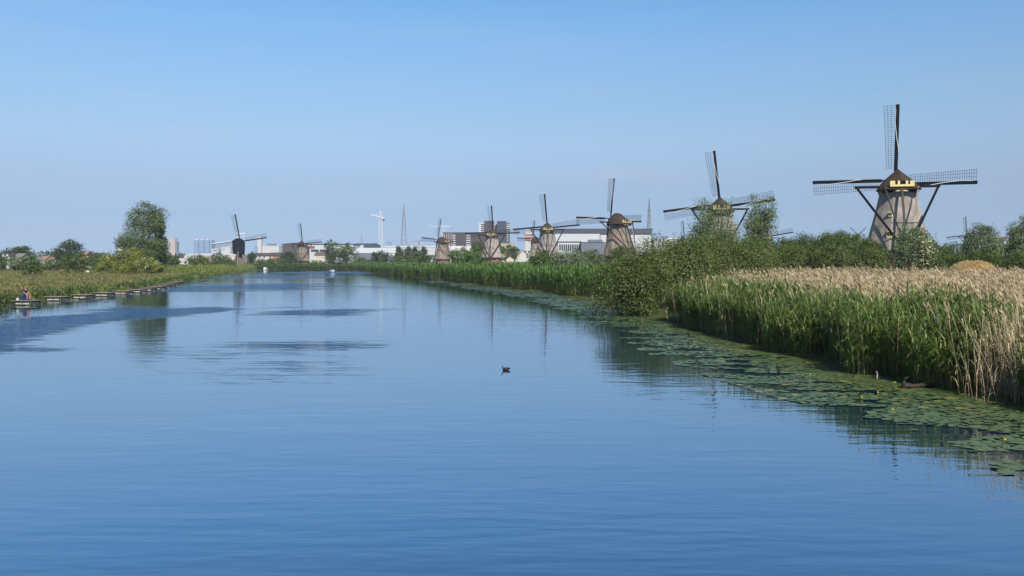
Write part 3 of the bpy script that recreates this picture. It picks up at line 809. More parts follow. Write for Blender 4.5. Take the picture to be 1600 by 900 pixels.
# ------------------------------------------------------------------ reeds, grasses
reed_green = leaf_mat('green_reed', (0.095, 0.16, 0.034), (0.22, 0.30, 0.08), (0.40, 0.36, 0.16), 0.95, 0.5, 0.42, tint=(0.22, 0.22, 0.06))
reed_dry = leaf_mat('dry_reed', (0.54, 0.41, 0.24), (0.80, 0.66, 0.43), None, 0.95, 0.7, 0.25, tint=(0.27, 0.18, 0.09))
grass_mat = leaf_mat('meadow_grass', (0.15, 0.205, 0.04), (0.28, 0.315, 0.08), (0.37, 0.32, 0.14), 0.95, 0.7, 0.3, tint=(0.29, 0.24, 0.10))

def bank_points(line, n, rg, dmin, dmax, t0=0, t1=1, power=1.0, side=1):
    """points scattered along a bank line; d metres inland"""
    seg = np.diff(line, axis=0); ln = np.hypot(*seg.T); cum = np.concatenate([[0], np.cumsum(ln)])
    s = rg.uniform(t0, t1, n) * cum[-1]
    i = np.clip(np.searchsorted(cum, s, 'right') - 1, 0, len(seg) - 1)
    u = (s - cum[i]) / ln[i]
    p = line[i] + seg[i] * u[:, None]
    # smooth normals
    sn = np.stack([seg[:, 1], -seg[:, 0]], 1) / ln[:, None] * side
    vn = np.concatenate([sn[:1], (sn[:-1] + sn[1:]) / 2, sn[-1:]])
    nn = vn[i] * (1 - u)[:, None] + vn[i + 1] * u[:, None]
    nn /= np.hypot(*nn.T)[:, None]
    d = dmin + (dmax - dmin) * rg.uniform(0, 1, n) ** power
    return p + nn * d[:, None], d
def reed_mesh(name, P, H, rg, nleaf, stem_w, leaf_l, leaf_w, lean=(-0.12, 0.0), leaf_lo=0.2, droop=0.9, tint_base=0.25, plume=0.0, lean_j=0.06, tint_all=None, elev=1.05):
    n = len(P)
    ln = np.array([lean[0], lean[1], 0.0]) + np.concatenate([rg.normal(size=(n, 2)) * lean_j, np.zeros((n, 1))], 1)
    def curve(i, t):
        return P[i] + np.stack([ln[i, 0] * t ** 1.6 * H[i], ln[i, 1] * t ** 1.6 * H[i], t * H[i] * (1 - 0.03 * t)], 1)
    al = np.arange(n); ph = rg.uniform(0, PI, n)
    side = np.stack([np.cos(ph), np.sin(ph) * 0.6, np.zeros(n)], 1) * stem_w / 2
    ts = [0.0, 0.5, 1.0]; rows = []
    for t in ts:
        c = curve(al, np.full(n, t)); k = 1.0 - 0.55 * t
        rows += [c - side * k, c + side * k]
    V = [np.stack(rows, 1).reshape(-1, 3)]
    b = al * 6
    F4 = [np.stack([b, b + 1, b + 3, b + 2], 1), np.stack([b + 2, b + 3, b + 5, b + 4], 1)]
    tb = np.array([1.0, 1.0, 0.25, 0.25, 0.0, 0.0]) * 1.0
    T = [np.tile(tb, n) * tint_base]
    off = 6 * n
    m = n * nleaf
    F3 = []
    if nleaf:
        i = np.repeat(al, nleaf); t = np.clip(leaf_lo + (1 - leaf_lo) * (np.tile(np.arange(nleaf), n) + rg.uniform(0, 1, m)) / nleaf, 0, 1)
        base = curve(i, t)
        az = rg.uniform(0, 2 * PI, m); d = np.stack([np.cos(az) + lean[0] * 3, np.sin(az), np.zeros(m)], 1); d = norm(d)
        L = leaf_l * rg.uniform(0.6, 1.25, m); e1 = elev + rg.normal(size=m) * 0.2; e2 = e1 - droop * rg.uniform(0.5, 1.4, m)
        up = np.array([0, 0, 1.0])
        mid = base + d * (L * 0.5 * np.cos(e1))[:, None] + up * (L * 0.5 * np.sin(e1))[:, None]
        tip = mid + d * (L * 0.5 * np.cos(e2))[:, None] + up * (L * 0.5 * np.sin(e2))[:, None]
        wv = np.cross(d, up) * leaf_w / 2
        V.append(np.stack([base - wv * 0.5, base + wv * 0.5, mid + wv, mid - wv, tip], 1).reshape(-1, 3))
        q = off + np.arange(m) * 5
        F4.append(np.stack([q, q + 1, q + 2, q + 3], 1)); F3.append(np.stack([q + 3, q + 2, q + 4], 1))
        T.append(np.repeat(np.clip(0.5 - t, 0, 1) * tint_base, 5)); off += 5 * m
    if plume:
        k = 3; m = n * k; i = np.repeat(al, k)
        base = curve(i, np.full(m, 0.97)) ; az = rg.uniform(0, 2 * PI, m)
        d = norm(np.stack([np.cos(az) * 0.25 + lean[0] * 2.5, np.sin(az) * 0.25, np.full(m, 1.1)], 1))
        L = plume * rg.uniform(0.6, 1.2, m)
        wv = norm(np.cross(d, rg.normal(size=(m, 3)))) * (plume * 0.085)
        mid = base + d * (L * 0.45)[:, None]; tip = base + d * L[:, None] + np.array([lean[0] * 0.3, 0, -0.02])
        V.append(np.stack([base, mid + wv, tip, mid - wv], 1).reshape(-1, 3))
        q = off + np.arange(m) * 4
        F4.append(np.stack([q, q + 1, q + 2, q + 3], 1)); T.append(np.full(4 * m, 0.15)); off += 4 * m
    V = np.concatenate(V); T = np.concatenate(T)
    if tint_all is not None: T = np.clip(T + tint_all, 0, 1)
    return np_mesh(name, V, [np.concatenate(F4)] + ([np.concatenate(F3)] if F3 else []), T)
def on_ground(P2, zoff=0.0):
    z = np.maximum(terrain(P2[:, 0], P2[:, 1]), -0.15) + zoff
    return np.concatenate([P2, z[:, None]], 1)
def at_bank(px, py): return np.array(ground(px, py)[:2])

def near_reeds():
    rg = np.random.default_rng(21)
    line = RB[1:9]                           # up to the big bush
    P2, d = bank_points(line, 19000, rg, -0.7, 4.2, 0.0, 1.0, 0.8)
    d = d + 0
    # bays and gaps along the water's edge
    keep = (d > -0.7 + 1.5 * vnoise(P2[:, 0], P2[:, 1], 1.5, 4)) & (P2[:, 1] > 12)
    for gx_, gy_, r in ((1240, 548, 0.5), (1500, 606, 0.62), (1288, 560, 0.6)):
        c = at_bank(gx_, gy_); keep &= np.hypot(*(P2 - c).T) > r * rg.uniform(0.7, 1.1, len(P2))
    P2, d = P2[keep], d[keep]
    H = 1.75 + 0.40 * smooth(-0.5, 2.5, d) + 0.75 * (vnoise(P2[:, 0], P2[:, 1], 1.1, 8) - 0.5) + 0.55 * (vnoise(P2[:, 0], P2[:, 1], 4.0, 88) - 0.5) + rg.normal(size=len(d)) * 0.26 - 0.32 * (1 - smooth(27, 42, P2[:, 1]))
    o = link('green_reeds', reed_mesh('green_reeds', on_ground(P2, -0.05), H, rg, 8, 0.022, 0.72, 0.046, (-0.08, 0.0), 0.22, 1.15, 0.75, lean_j=0.11), reed_green)
    tag(o, 'tall green reeds standing at the water edge on the near bank', 'reeds', kind='stuff')
    # dry reeds of last year behind and between
    P2, d = bank_points(line, 17000, rg, 0.5, 27, 0.0, 1.0, 0.95)
    q, dq = bank_points(np.array([line[-1], RB[9], RB[10]]), 1500, rg, 8, 26); P2 = np.concatenate([P2, q]); d = np.concatenate([d, dq])
    kp = P2[:, 1] > 14
    P2, d = P2[kp], d[kp]
    keep = rg.uniform(0, 1, len(d)) < 0.13 + 0.87 * smooth(2.4, 5, d)
    P2, d = P2[keep], d[keep]
    H = 2.55 + 0.3 * (vnoise(P2[:, 0], P2[:, 1], 3.0, 18) - 0.5) + rg.normal(size=len(d)) * 0.2 - 0.25 * smooth(12, 26, d)
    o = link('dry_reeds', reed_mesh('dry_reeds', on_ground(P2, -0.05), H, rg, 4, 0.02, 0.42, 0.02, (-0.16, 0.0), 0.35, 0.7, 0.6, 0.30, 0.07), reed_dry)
    tag(o, 'field of dry straw-coloured reeds with feathery tops behind the green reeds', 'reeds', kind='stuff')
    P2, d = bank_points(line, 420, rg, -0.4, 3.4, 0.0, 1.0)
    kp = P2[:, 1] > 12; P2 = P2[kp]; d = d[kp]
    c = at_bank(1592, 626); q = rg.normal(size=(480, 2)) * [0.55, 0.5] + c + [0.25, 0.3]
    c = at_bank(1240, 540); q2 = rg.normal(size=(90, 2)) * [0.22, 0.3] + c + [0.2, 0.2]
    P2 = np.concatenate([P2, q, q2])
    H = rg.uniform(1.3, 2.75, len(P2))
    o = link('old_reed_stalks', reed_mesh('old_reed_stalks', on_ground(P2, -0.05), H, rg, 3, 0.014, 0.4, 0.02, (-0.08, 0), 0.2, 1.2, 0.8, 0.0, 0.12), reed_dry)
    tag(o, 'broken straw-coloured stalks standing among the green reeds', 'reeds', kind='stuff')
near_reeds()
def far_reeds():
    rg = np.random.default_rng(31)
    line = RB[10:]
    P2, d = bank_points(line, 21500, rg, -0.6, 5.0, 0.0, 1.0, 0.9)
    keep = d > -0.7 + 2.2 * vnoise(P2[:, 0], P2[:, 1], 3.5, 4)
    P2, d = P2[keep], d[keep]
    H = 2.55 + 0.9 * (vnoise(P2[:, 0], P2[:, 1], 6, 9) - 0.5) + rg.normal(size=len(d)) * 0.18 + 0.35 * smooth(0, 3, d)
    o = link('far_green_reeds', reed_mesh('far_green_reeds', on_ground(P2, -0.05), H, rg, 4, 0.05, 0.8, 0.11, (-0.08, 0.0), 0.3, 0.8, 0.7),
             leaf_mat('fresh_green_reed', (0.075, 0.16, 0.032), (0.16, 0.27, 0.065), (0.22, 0.29, 0.10), 0.95, 0.5, 0.35, tint=(0.22, 0.19, 0.045)))
    tag(o, 'long band of fresh green reeds along the far bank below the windmills', 'reeds', kind='stuff')
    P2, d = bank_points(line, 7000, rg, 7, 26, 0.0, 1.0)
    kp = vnoise(P2[:, 0], P2[:, 1], 22, 41) > 0.55; P2 = P2[kp]; d = d[kp]
    H = rg.uniform(1.3, 2.3, len(d))
    o = link('far_dry_reeds', reed_mesh('far_dry_reeds', on_ground(P2, -0.05), H, rg, 2, 0.09, 0.6, 0.1, (-0.1, 0.0), 0.3, 0.8, 0.3, 0.4), reed_dry)
    tag(o, 'patches of dry pale reeds behind the far green reed band', 'reeds', kind='stuff')
    # rough growth behind the reeds
    X = rg.uniform(-120, 130, 20000); Y = rg.uniform(60, 420, 20000); P2 = np.stack([X, Y], 1)
    d = seg_dist(P2, CLOSED); kp = (~inside(P2)) & (d > 14) & (X > np.interp(Y, RB[:, 1], RB[:, 0]))
    P2 = P2[kp]; H = rg.uniform(0.3, 0.9, len(P2)) * (0.7 + 0.8 * vnoise(P2[:, 0], P2[:, 1], 12, 51))
    o = link('rough_grass', reed_mesh('rough_grass', on_ground(P2, -0.03), H, rg, 2, 0.09, 0.55, 0.12, (-0.05, 0), 0.0, 0.6, 0.2), grass_mat)
    tag(o, 'rough grass and herbs on the bank among the bushes and windmills', 'grass', kind='stuff')
far_reeds()
DOCKS = [(36, 477.2), (84, 470.5), (125, 467), (159, 463.4), (189, 460.4), (212, 457.6), (229, 455.2), (243, 452.6), (252, 450.2), (260, 448), (267, 446), (274, 444)]
def dock_clear(P2):
    ok = np.ones(len(P2), bool)
    for x, y in DOCKS:
        c = ground(x, y); ok &= ~((np.abs(P2[:, 0] - c.x) < 1.35) & (P2[:, 1] > c.y - 2.2) & (P2[:, 1] < c.y + 1.6))
    return ok
def left_meadow():
    rg = np.random.default_rng(51)
    P2, d = bank_points(LB[1:], 42000, rg, 0.0, 85, 0.0, 1.0, 1.7, side=-1)
    kp = (P2[:, 1] > 45) & (~inside(P2)) & dock_clear(P2); P2, d = P2[kp], d[kp]
    near = 1 - smooth(0.5, 5, d)
    H = 0.8 * (0.30 + 0.22 * vnoise(P2[:, 0], P2[:, 1], 5, 61) + 0.7 * near * vnoise(P2[:, 0], P2[:, 1], 2.5, 62)) * rg.uniform(0.6, 1.2, len(d))
    tall = smooth(230, 300, P2[:, 1]) * (d < 12); H = H * (1 + 1.8 * tall)
    tint = np.clip(0.15 + 0.75 * vnoise(P2[:, 0], P2[:, 1], 11, 63) * (1 - near) - 0.4 * near, 0, 0.9)
    nleaf = 2
    T = np.concatenate([np.repeat(tint, 6), np.repeat(np.repeat(tint, nleaf), 5)])
    o = link('meadow_grass', reed_mesh('meadow_grass', on_ground(P2, -0.03), H, rg, nleaf, 0.05, 0.4, 0.072, (-0.06, 0), 0.0, 0.7, 0.0, tint_all=T), grass_mat)
    tag(o, 'tall summer grass with brownish seed heads covering the left meadow', 'grass', kind='stuff')
    P2, d = bank_points(LB[1:], 7000, rg, -0.2, 1.8, 0.0, 1.0, 1.0, side=-1)
    kp = dock_clear(P2) & (P2[:, 1] > 45) & (vnoise(P2[:, 0], P2[:, 1], 3.0, 71) > 0.36); P2, d = P2[kp], d[kp]
    H = rg.uniform(0.35, 1.0, len(d))
    o = link('bank_herbs', reed_mesh('bank_herbs', on_ground(P2, -0.03), H, rg, 5, 0.03, 0.42, 0.08, (0, 0), 0.1, 0.9, 0.3),
             leaf_mat('bank_herb_leaves', (0.045, 0.085, 0.018), (0.12, 0.175, 0.04), None, 0.95, 0.6, 0.3, tint=(0.12, 0.12, 0.03)))
    tag(o, 'dark green herbs and sedge hanging over the left bank behind the platforms', 'herbs', kind='stuff')
    # reeds on the left bank farther off
    P2, d = bank_points(LB[1:], 11500, rg, -0.6, 9, 0.0, 1.0, 0.9, side=-1)
    kp = (P2[:, 1] > 190 + 60 * vnoise(P2[:, 0], P2[:, 1], 9, 72)); P2, d = P2[kp], d[kp]
    H = rg.uniform(1.3, 2.3, len(d)); tt = np.clip(vnoise(P2[:, 0], P2[:, 1], 14, 73) * 1.8 - 0.9, 0, 1)
    T = np.concatenate([np.repeat(tt, 6), np.repeat(np.repeat(tt, 3), 5)])
    o = link('left_bank_reeds', reed_mesh('left_bank_reeds', on_ground(P2, -0.03), H, rg, 3, 0.09, 0.7, 0.13, (0, 0), 0.25, 0.8, 0.0, tint_all=T), grass_mat)
    tag(o, 'reed strip on the left bank between the big willow and the post mill', 'reeds', kind='stuff')
    # far end of the river
    far = np.array([LB[-1], RB[-1]])
    P2, d = bank_points(far, 5000, rg, -0.5, 14, 0, 1, 1.0, side=-1); H = rg.uniform(0.9, 2.0, len(d))
    o = link('far_end_reeds', reed_mesh('far_end_reeds', on_ground(P2, -0.03), H, rg, 3, 0.16, 0.8, 0.24, (0, 0), 0.2, 0.8, 0.3),
             leaf_mat('bank_herb_leaves', (0, 0, 0), (0, 0, 0)))
    tag(o, 'dark green bank vegetation closing the far end of the river', 'reeds', kind='stuff')
left_meadow()

# golden mound of dry grass and the bent-over reed heaps
def mound():
    c = at(1521, 425, 82); z0 = tz(c.x, c.y); rg = np.random.default_rng(5)
    hm = at(1521, 409, 82).z - z0
    t = thing('grass_mound', 'low golden mound of dry mown grass behind the dry reeds', 'grass mound', (c.x, c.y, z0))
    mb = MB(); rings = []
    for k in range(6):
        q = k / 5; r = math.cos(q * PI / 2 * 0.98); rings.append([Vector((2.4 * r * math.cos(a) * (1 + .08 * math.sin(3 * a)), 1.5 * r * math.sin(a), hm * 0.94 * math.sin(q * PI / 2) ** 0.6)) for a in np.linspace(0, 2 * PI, 24, endpoint=False)])
    mb.loft(rings); mb.build('mound_core', mat('golden_hay', (0.60, 0.44, 0.21), 0.95, 0.25, 6, bump=0.6), t, smooth=True)
    a = rg.uniform(0, 2 * PI, 2600); r = np.sqrt(rg.uniform(0, 1, 2600)); P = np.stack([2.4 * r * np.cos(a), 1.5 * r * np.sin(a), hm * 0.94 * np.sqrt(1 - r * r) ** 0.6 - 0.08], 1)
    link('dry_grass', reed_mesh('dry_grass', P, rg.uniform(0.12, 0.32, 2600), rg, 2, 0.02, 0.3, 0.03, (-0.1, 0), 0, 0.8, 0.0), leaf_mat('golden_grass', (0.55, 0.40, 0.19), (0.78, 0.60, 0.31), trans=0.2), t, kind='stuff')
mound()
def bent_reeds(label, px, py, spread, n, lean, H, seed):
    rg = np.random.default_rng(seed); c = ground(px, py)
    t = thing('bent_reed_clump', label, 'reed clump', (c.x, c.y, 0))
    P = np.concatenate([rg.normal(size=(n, 2)) * spread, np.zeros((n, 1)) - 0.05], 1)
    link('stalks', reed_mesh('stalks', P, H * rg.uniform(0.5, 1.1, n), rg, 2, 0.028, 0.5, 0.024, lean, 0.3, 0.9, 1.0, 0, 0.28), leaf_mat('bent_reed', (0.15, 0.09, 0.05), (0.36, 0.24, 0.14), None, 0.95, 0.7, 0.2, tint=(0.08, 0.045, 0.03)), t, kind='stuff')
bent_reeds('brown heap of bent-over dead reeds at the water, nearest the picture corner', 1502, 606, (0.38, 0.3), 330, (0.35, 0.1), 1.25, 71)
bent_reeds('narrow brown tuft of broken reeds between the bush and the broad-leaved plant', 1240, 548, (0.26, 0.25), 130, (0.3, 0.0), 1.0, 72)

# ------------------------------------------------------------------ water lilies
pad_mat = leaf_mat('lily_pad', (0.055, 0.098, 0.035), (0.105, 0.15, 0.058), (0.22, 0.21, 0.06), 0.95, 0.38, 0.0, spec=0.5)
weed_mat = leaf_mat('duckweed', (0.10, 0.11, 0.02), (0.17, 0.165, 0.035), None, 0.97, 0.6, 0.0)
petal_mat = mat('yellow_petal', (0.75, 0.60, 0.04), 0.5, 0.08, 8)
def pad_verts(n=10):
    out = [(0.04, 0, 0)]
    for k in range(n):
        a = 0.22 + (2 * PI - 0.44) * k / (n - 1)
        out.append((0.5 * math.cos(a), 0.40 * math.sin(a), 0.0))
    return np.array(out)
PV = pad_verts(); PF = np.array([[0, k, k + 1] for k in range(1, 10)])
OUTER = [(1720, 850), (1600, 775), (1500, 705), (1400, 668), (1300, 642), (1200, 622), (1100, 590), (1000, 552), (940, 516), (900, 497), (850, 477), (800, 465), (740, 454), (680, 444), (620, 434)]
def lily_field(n, rg, t_lo=0, t_hi=1, power=1.3, ymin=20, ymax=100):
    o = np.array([ground(*p)[:2] for p in OUTER])
    yb = rg.uniform(1 / ymax, 1 / ymin, n) ** -1.0
    yb = np.clip(yb, o[:, 1].min(), ymax)
    xo = np.interp(yb, o[:, 1], o[:, 0]); xb = np.interp(yb, RB[:, 1], RB[:, 0])
    t = rg.uniform(t_lo, t_hi, n) ** power
    P = np.stack([xb + 0.25 + (xo - xb) * t, yb], 1)
    cl = vnoise(P[:, 0] * 0.7, P[:, 1] * 1.5, 1.5, 91) * 0.6 + vnoise(P[:, 0] * 0.6, P[:, 1] * 1.3, 0.6, 92) * 0.4
    keep = cl + rg.uniform(-0.10, 0.10, len(t)) > 0.22 + 0.42 * t ** 1.3
    return P[keep], t[keep]
def lilies():
    rg = np.random.default_rng(81)
    P, tt = lily_field(80000, rg, power=1.0, ymin=16.5, ymax=180)
    # drop pads that overlap a neighbour too much
    S = rg.uniform(0.18, 0.37, len(P)) * np.where(P[:, 1] > 70, 1.5, 1.0)
    grid = {}; keep = []
    for i in range(len(P)):
        k = (int(P[i, 0] / 0.5), int(P[i, 1] / 0.5)); ok = True
        if P[i, 1] < 75:
            for dx in (-1, 0, 1):
                for dy in (-1, 0, 1):
                    for j in grid.get((k[0] + dx, k[1] + dy), ()):
                        if abs(P[i, 0] - P[j, 0]) ** 2 + abs(P[i, 1] - P[j, 1]) ** 2 < ((S[i] + S[j]) * 0.31) ** 2: ok = False
        if ok: grid.setdefault(k, []).append(i); keep.append(i)
    keep = np.array(keep); P, S = P[keep], S[keep]
    # the stray patch
    order = np.argsort(P[:, 1] - 60 * ((800 + P[:, 0] / P[:, 1] * F) > 1610)); inv = (800 + P[:, 0] / P[:, 1] * F) < 1605
    order = [i for i in np.argsort(P[:, 1]) if inv[i]]
    first = order[:300]; rest = np.setdiff1d(np.arange(len(P)), first)
    t = thing('water_lily_bed', 'broad bed of floating yellow water lilies along the near reeds', 'water lilies', (14.0, 30, 0))
    pm = np_mesh('lily_pad', PV + [0, 0, 0], [PF]); pm.materials.append(pad_mat)
    for i in first:
        o = link('lily_pad', pm, None, t, (P[i, 0] - 14, P[i, 1] - 30, 0.012 + rg.uniform(0, 0.012)))
        o.rotation_euler = (rg.normal() * 0.05, rg.normal() * 0.05, rg.uniform(0, 2 * PI)); o.scale = (S[i],) * 3
    def joined(idx, sc=1.0, z=0.012):
        m = len(idx); a = rg.uniform(0, 2 * PI, m); c, s_ = np.cos(a), np.sin(a)
        v = PV[None] * (S[idx] * sc)[:, None, None]
        X = v[..., 0] * c[:, None] - v[..., 1] * s_[:, None] + P[idx, 0][:, None]; Y = v[..., 0] * s_[:, None] + v[..., 1] * c[:, None] + P[idx, 1][:, None]
        tl = rg.normal(size=(m, 2)) * 0.03
        Z = z + rg.uniform(0, 0.012, m)[:, None] + (X - P[idx, 0][:, None]) * tl[:, :1] + (Y - P[idx, 1][:, None]) * tl[:, 1:]
        VV = np.stack([X - 14, Y - 30, Z], -1).reshape(-1, 3)
        FF = (PF[None] + (np.arange(m) * len(PV))[:, None, None]).reshape(-1, 3)
        return VV, FF
    VV, FF = joined(rest)
    link('lily_pads', np_mesh('lily_pads', VV, [FF]), pad_mat, t, kind='stuff')
    # yellow flowers on short stalks
    fm = MB()
    fm.tube([(0, 0, -0.08), (0.01, 0, 0.035)], 0.007, 5)
    for k in range(5):
        a = 2 * PI * k / 5
        fm.add([(0, 0, 0.03), (0.03 * math.cos(a - .5), 0.03 * math.sin(a - .5), 0.05), (0.02 * math.cos(a), 0.02 * math.sin(a), 0.085), (0.03 * math.cos(a + .5), 0.03 * math.sin(a + .5), 0.05)], [(0, 1, 2, 3)])
    fme = fm.mesh('lily_flower'); fme.materials.append(petal_mat)
    Pf, tf = lily_field(130, rg, 0.1, 0.9, 1.0, 18, 60)
    for q in Pf[:14]:
        o = link('lily_flower', fme, None, t, (q[0] - 14, q[1] - 30, rg.uniform(-0.01, 0.02))); o.rotation_euler = (0, 0, rg.uniform(0, 6))
    # olive duckweed close to the stems
    q, d = bank_points(RB[1:9], 11000, rg, -2.2, 0.3, 0, 1, 0.55)
    kp = (vnoise(q[:, 0], q[:, 1], 1.2, 95) > 0.3 + 0.25 * smooth(-0.6, -2.2, d)) & (q[:, 1] > 17); q = q[kp]
    m = len(q); a = rg.uniform(0, 2 * PI, (m, 6)); a.sort(axis=1); r = rg.uniform(0.06, 0.16, (m, 6))
    VV = np.stack([q[:, :1] + r * np.cos(a) - 14, q[:, 1:] + r * np.sin(a) - 30, np.full((m, 6), 0.004) + rg.uniform(0, 0.004, (m, 1))], -1).reshape(-1, 3)
    o = link('duckweed', np_mesh('duckweed', VV, [np.arange(6 * m).reshape(m, 6)]), weed_mat, None, (14, 30, 0))
    tag(o, 'olive film of duckweed floating against the reed stems', 'duckweed', kind='stuff')
    # pads along the left bank
    q, d = bank_points(LB[1:], 5200, rg, -7, 0.2, 0, 1, 0.6, side=-1)
    kp = (vnoise(q[:, 0], q[:, 1], 4, 97) > 0.42 + 0.3 * smooth(-2, -7, d)) & (q[:, 1] > 45); P = q[kp]; S = rg.uniform(0.4, 0.8, len(P))
    VV, FF = joined(np.arange(len(P)))
    o = link('bankside_lily_pads', np_mesh('bankside_lily_pads', VV, [FF]), pad_mat, None, (14, 30, 0))
    tag(o, 'scattered lily pads floating in front of the fishing platforms', 'water lilies', kind='stuff')
lilies()

# ------------------------------------------------------------------ buildings, cranes, pylons beyond the river
white_wall = mat('white_wall', (0.60, 0.58, 0.545), 0.7, 0.05, 0.2)
cream_wall = mat('cream_wall', (0.62, 0.55, 0.44), 0.8, 0.07, 0.3)
tile_red = mat('orange_roof_tiles', (0.28, 0.16, 0.12), 0.85, 0.25, 1.0, (1, 1, 4))
tile_dark = mat('dark_roof_tiles', (0.075, 0.065, 0.065), 0.8, 0.25, 1.0, (1, 1, 4))
brick_or = mat('orange_brick_wall', (0.38, 0.19, 0.12), 0.9, 0.15, 1.0)
steel_dark = mat('slate_grey_cladding', (0.075, 0.085, 0.105), 0.5, 0.08, 0.2)
steel_white = mat('white_cladding', (0.58, 0.585, 0.58), 0.5, 0.04, 0.15)
grey_clad = mat('blue_grey_cladding', (0.16, 0.18, 0.21), 0.6, 0.08, 0.2)
brown_brick = mat('brown_brick_block', (0.10, 0.085, 0.085), 0.85, 0.15, 0.25)
blue_brick = mat('dark_blue_grey_brick', (0.075, 0.085, 0.11), 0.8, 0.15, 0.25)
blue_glass = mat('blue_glass_facade', (0.22, 0.33, 0.50), 0.35, 0.15, 0.1, spec=0.5)
pink_conc = mat('pinkish_concrete', (0.55, 0.42, 0.38), 0.8, 0.08, 0.1)
tan_wall = mat('tan_wall', (0.50, 0.42, 0.30), 0.8, 0.08, 0.2)
crane_white = mat('white_crane_paint', (0.62, 0.63, 0.64), 0.5, 0.04, 0.5)
crane_red = mat('red_crane_paint', (0.55, 0.10, 0.07), 0.5, 0.06, 0.5)
galv = mat('galvanised_steel', (0.24, 0.26, 0.28), 0.6, 0.1, 0.5)
win_dark = mat('far_window_glass', (0.03, 0.035, 0.045), 0.2, 0.2, 0.4, spec=0.5)

def building(name, label, cat, x0, x1, ye, D, depth, wall, roof=None, yr=None, kind='flat', wins=(), win_m=None, group=None, over=0.25, ribs=None):
    """x0..x1 and ye: picture columns of the front wall and row of its top; yr: row of the ridge"""
    a, b_ = at(x0, ye, D), at(x1, ye, D)
    xc = (a.x + b_.x) / 2; wd = b_.x - a.x; z0 = tz(xc, D) - 0.6; h = a.z - z0
    t = thing(name, label, cat, (xc, D, z0), 0, group)
    mb = MB()
    if kind == 'gable_y' and yr is not None:
        rz = at(x0, yr, D).z - z0
        mb.loft([[Vector((-wd / 2, y, 0)), Vector((wd / 2, y, 0)), Vector((wd / 2, y, h)), Vector((0, y, rz)), Vector((-wd / 2, y, h))] for y in (0, depth)])
    elif kind == 'gable_x' and yr is not None:
        rz = at(x0, yr, D).z - z0
        mb.loft([[Vector((x, 0, 0)), Vector((x, depth, 0)), Vector((x, depth, h)), Vector((x, depth / 2, rz)), Vector((x, 0, h))] for x in (-wd / 2, wd / 2)])
    else: mb.box((0, depth / 2, h / 2), (wd, depth, h))
    wl = mb.build('wall', wall, t)
    if roof is not None:
        mb = MB(); th = max(0.25, 0.4 * D / F)
        if kind == 'gable_y':
            for s in (-1, 1):
                e0, e1 = Vector((s * (wd / 2 + over), 0, h - over * (rz - h) / (wd / 2))), Vector((0, 0, rz))
                n_ = Vector((s * (rz - h), 0, wd / 2)).normalized() * th
                mb.loft([[Vector((p.x, y, p.z)) for p in (e0 + n_ * 0.1, e1 + n_ * 0.1, e1 + n_, e0 + n_)] for y in (-over, depth + over)])
        elif kind == 'gable_x':
            for s in (-1, 1):
                yc = depth / 2; e0 = Vector((0, yc + s * (yc + over), h - over * (rz - h) / yc)); e1 = Vector((0, yc, rz)); n_ = Vector((0, s * (rz - h), yc)).normalized() * th
                mb.loft([[Vector((x, p.y, p.z)) for p in (e0 + n_ * 0.1, e1 + n_ * 0.1, e1 + n_, e0 + n_)] for x in (-wd / 2 - over, wd / 2 + over)])
        else:
            hr = (at(x0, yr, D).z - z0 - h) if yr is not None else th
            mb.box((0, depth / 2, h + hr / 2), (wd + 2 * over, depth + 2 * over, hr))
        mb.build('roof', roof, t)
    for (wx0, wx1, wy0, wy1) in wins:
        p, q = at(wx0, wy1, D), at(wx1, wy0, D)
        m = MB(); m.box((0, 0, 0), (q.x - p.x, 0.5, q.z - p.z))
        m.build('window', win_m or win_dark, t, ((p.x + q.x) / 2 - xc, -0.05, (p.z + q.z) / 2 - z0))
    return t
def extra(t, name, x0, x1, y0, y1, D, proud, m, deep=1.0):
    p, q = at(x0, y1, D), at(x1, y0, D); mb = MB()
    mb.box(((p.x + q.x) / 2 - t.location.x, -proud + deep / 2, (p.z + q.z) / 2 - t.location.z), (q.x - p.x, deep, q.z - p.z))
    return mb.build(name, m, t)

# left village
building('house', 'white gabled house with a grey roof in front of the dark round-topped tree', 'house', 8, 15, 401, 400, 12, white_wall, tile_dark, 395.5, 'gable_y', [(10, 11.2, 400, 402), (12.2, 13.4, 400, 402)])
building('house', 'long grey-green roofed house joined beside the white gabled house', 'house', 15.3, 32, 403, 403, 9, cream_wall, mat('mossy_roof', (0.17, 0.17, 0.12), 0.9, 0.2, 1), 396.5, 'gable_x')
building('house', 'small orange-roofed house between the two dark round trees', 'house', 62, 71, 406, 470, 9, white_wall, tile_red, 400.3, 'gable_x', [(64, 65.5, 406.6, 408.5)])
building('house', 'orange-roofed terrace of houses below the broad dark tree', 'house', 75, 93, 405.8, 460, 10, white_wall, tile_red, 400, 'gable_x', [(77, 79, 406.5, 408.5), (82, 84, 406.5, 408.5), (88, 90, 406.5, 408.5)])
building('house', 'tall red-brown brick house behind the narrow white gable', 'house', 125.5, 134, 398.5, 480, 10, brick_or, tile_red, 393.5, 'gable_x')
building('house', 'narrow house with a bright white gable front beside the broad bush', 'house', 133, 139.5, 403.5, 430, 9, white_wall, tile_dark, 397.8, 'gable_y', [(135.6, 136.9, 403.5, 405.5)])
building('house', 'dark-roofed house between the narrow white gable and the big willow', 'house', 138.5, 150, 402, 470, 10, cream_wall, tile_dark, 396.3, 'gable_x')
building('house', 'white cottage half hidden in bushes beside the long white roof', 'house', 279.5, 287.5, 403, 640, 9, white_wall, tile_dark, 399, 'gable_x')
building('barn', 'white gable-fronted barn end at the start of the long white roof', 'barn', 287, 294, 404, 610, 14, white_wall, white_wall, 398, 'gable_y', [(289, 291.5, 407.5, 411)])
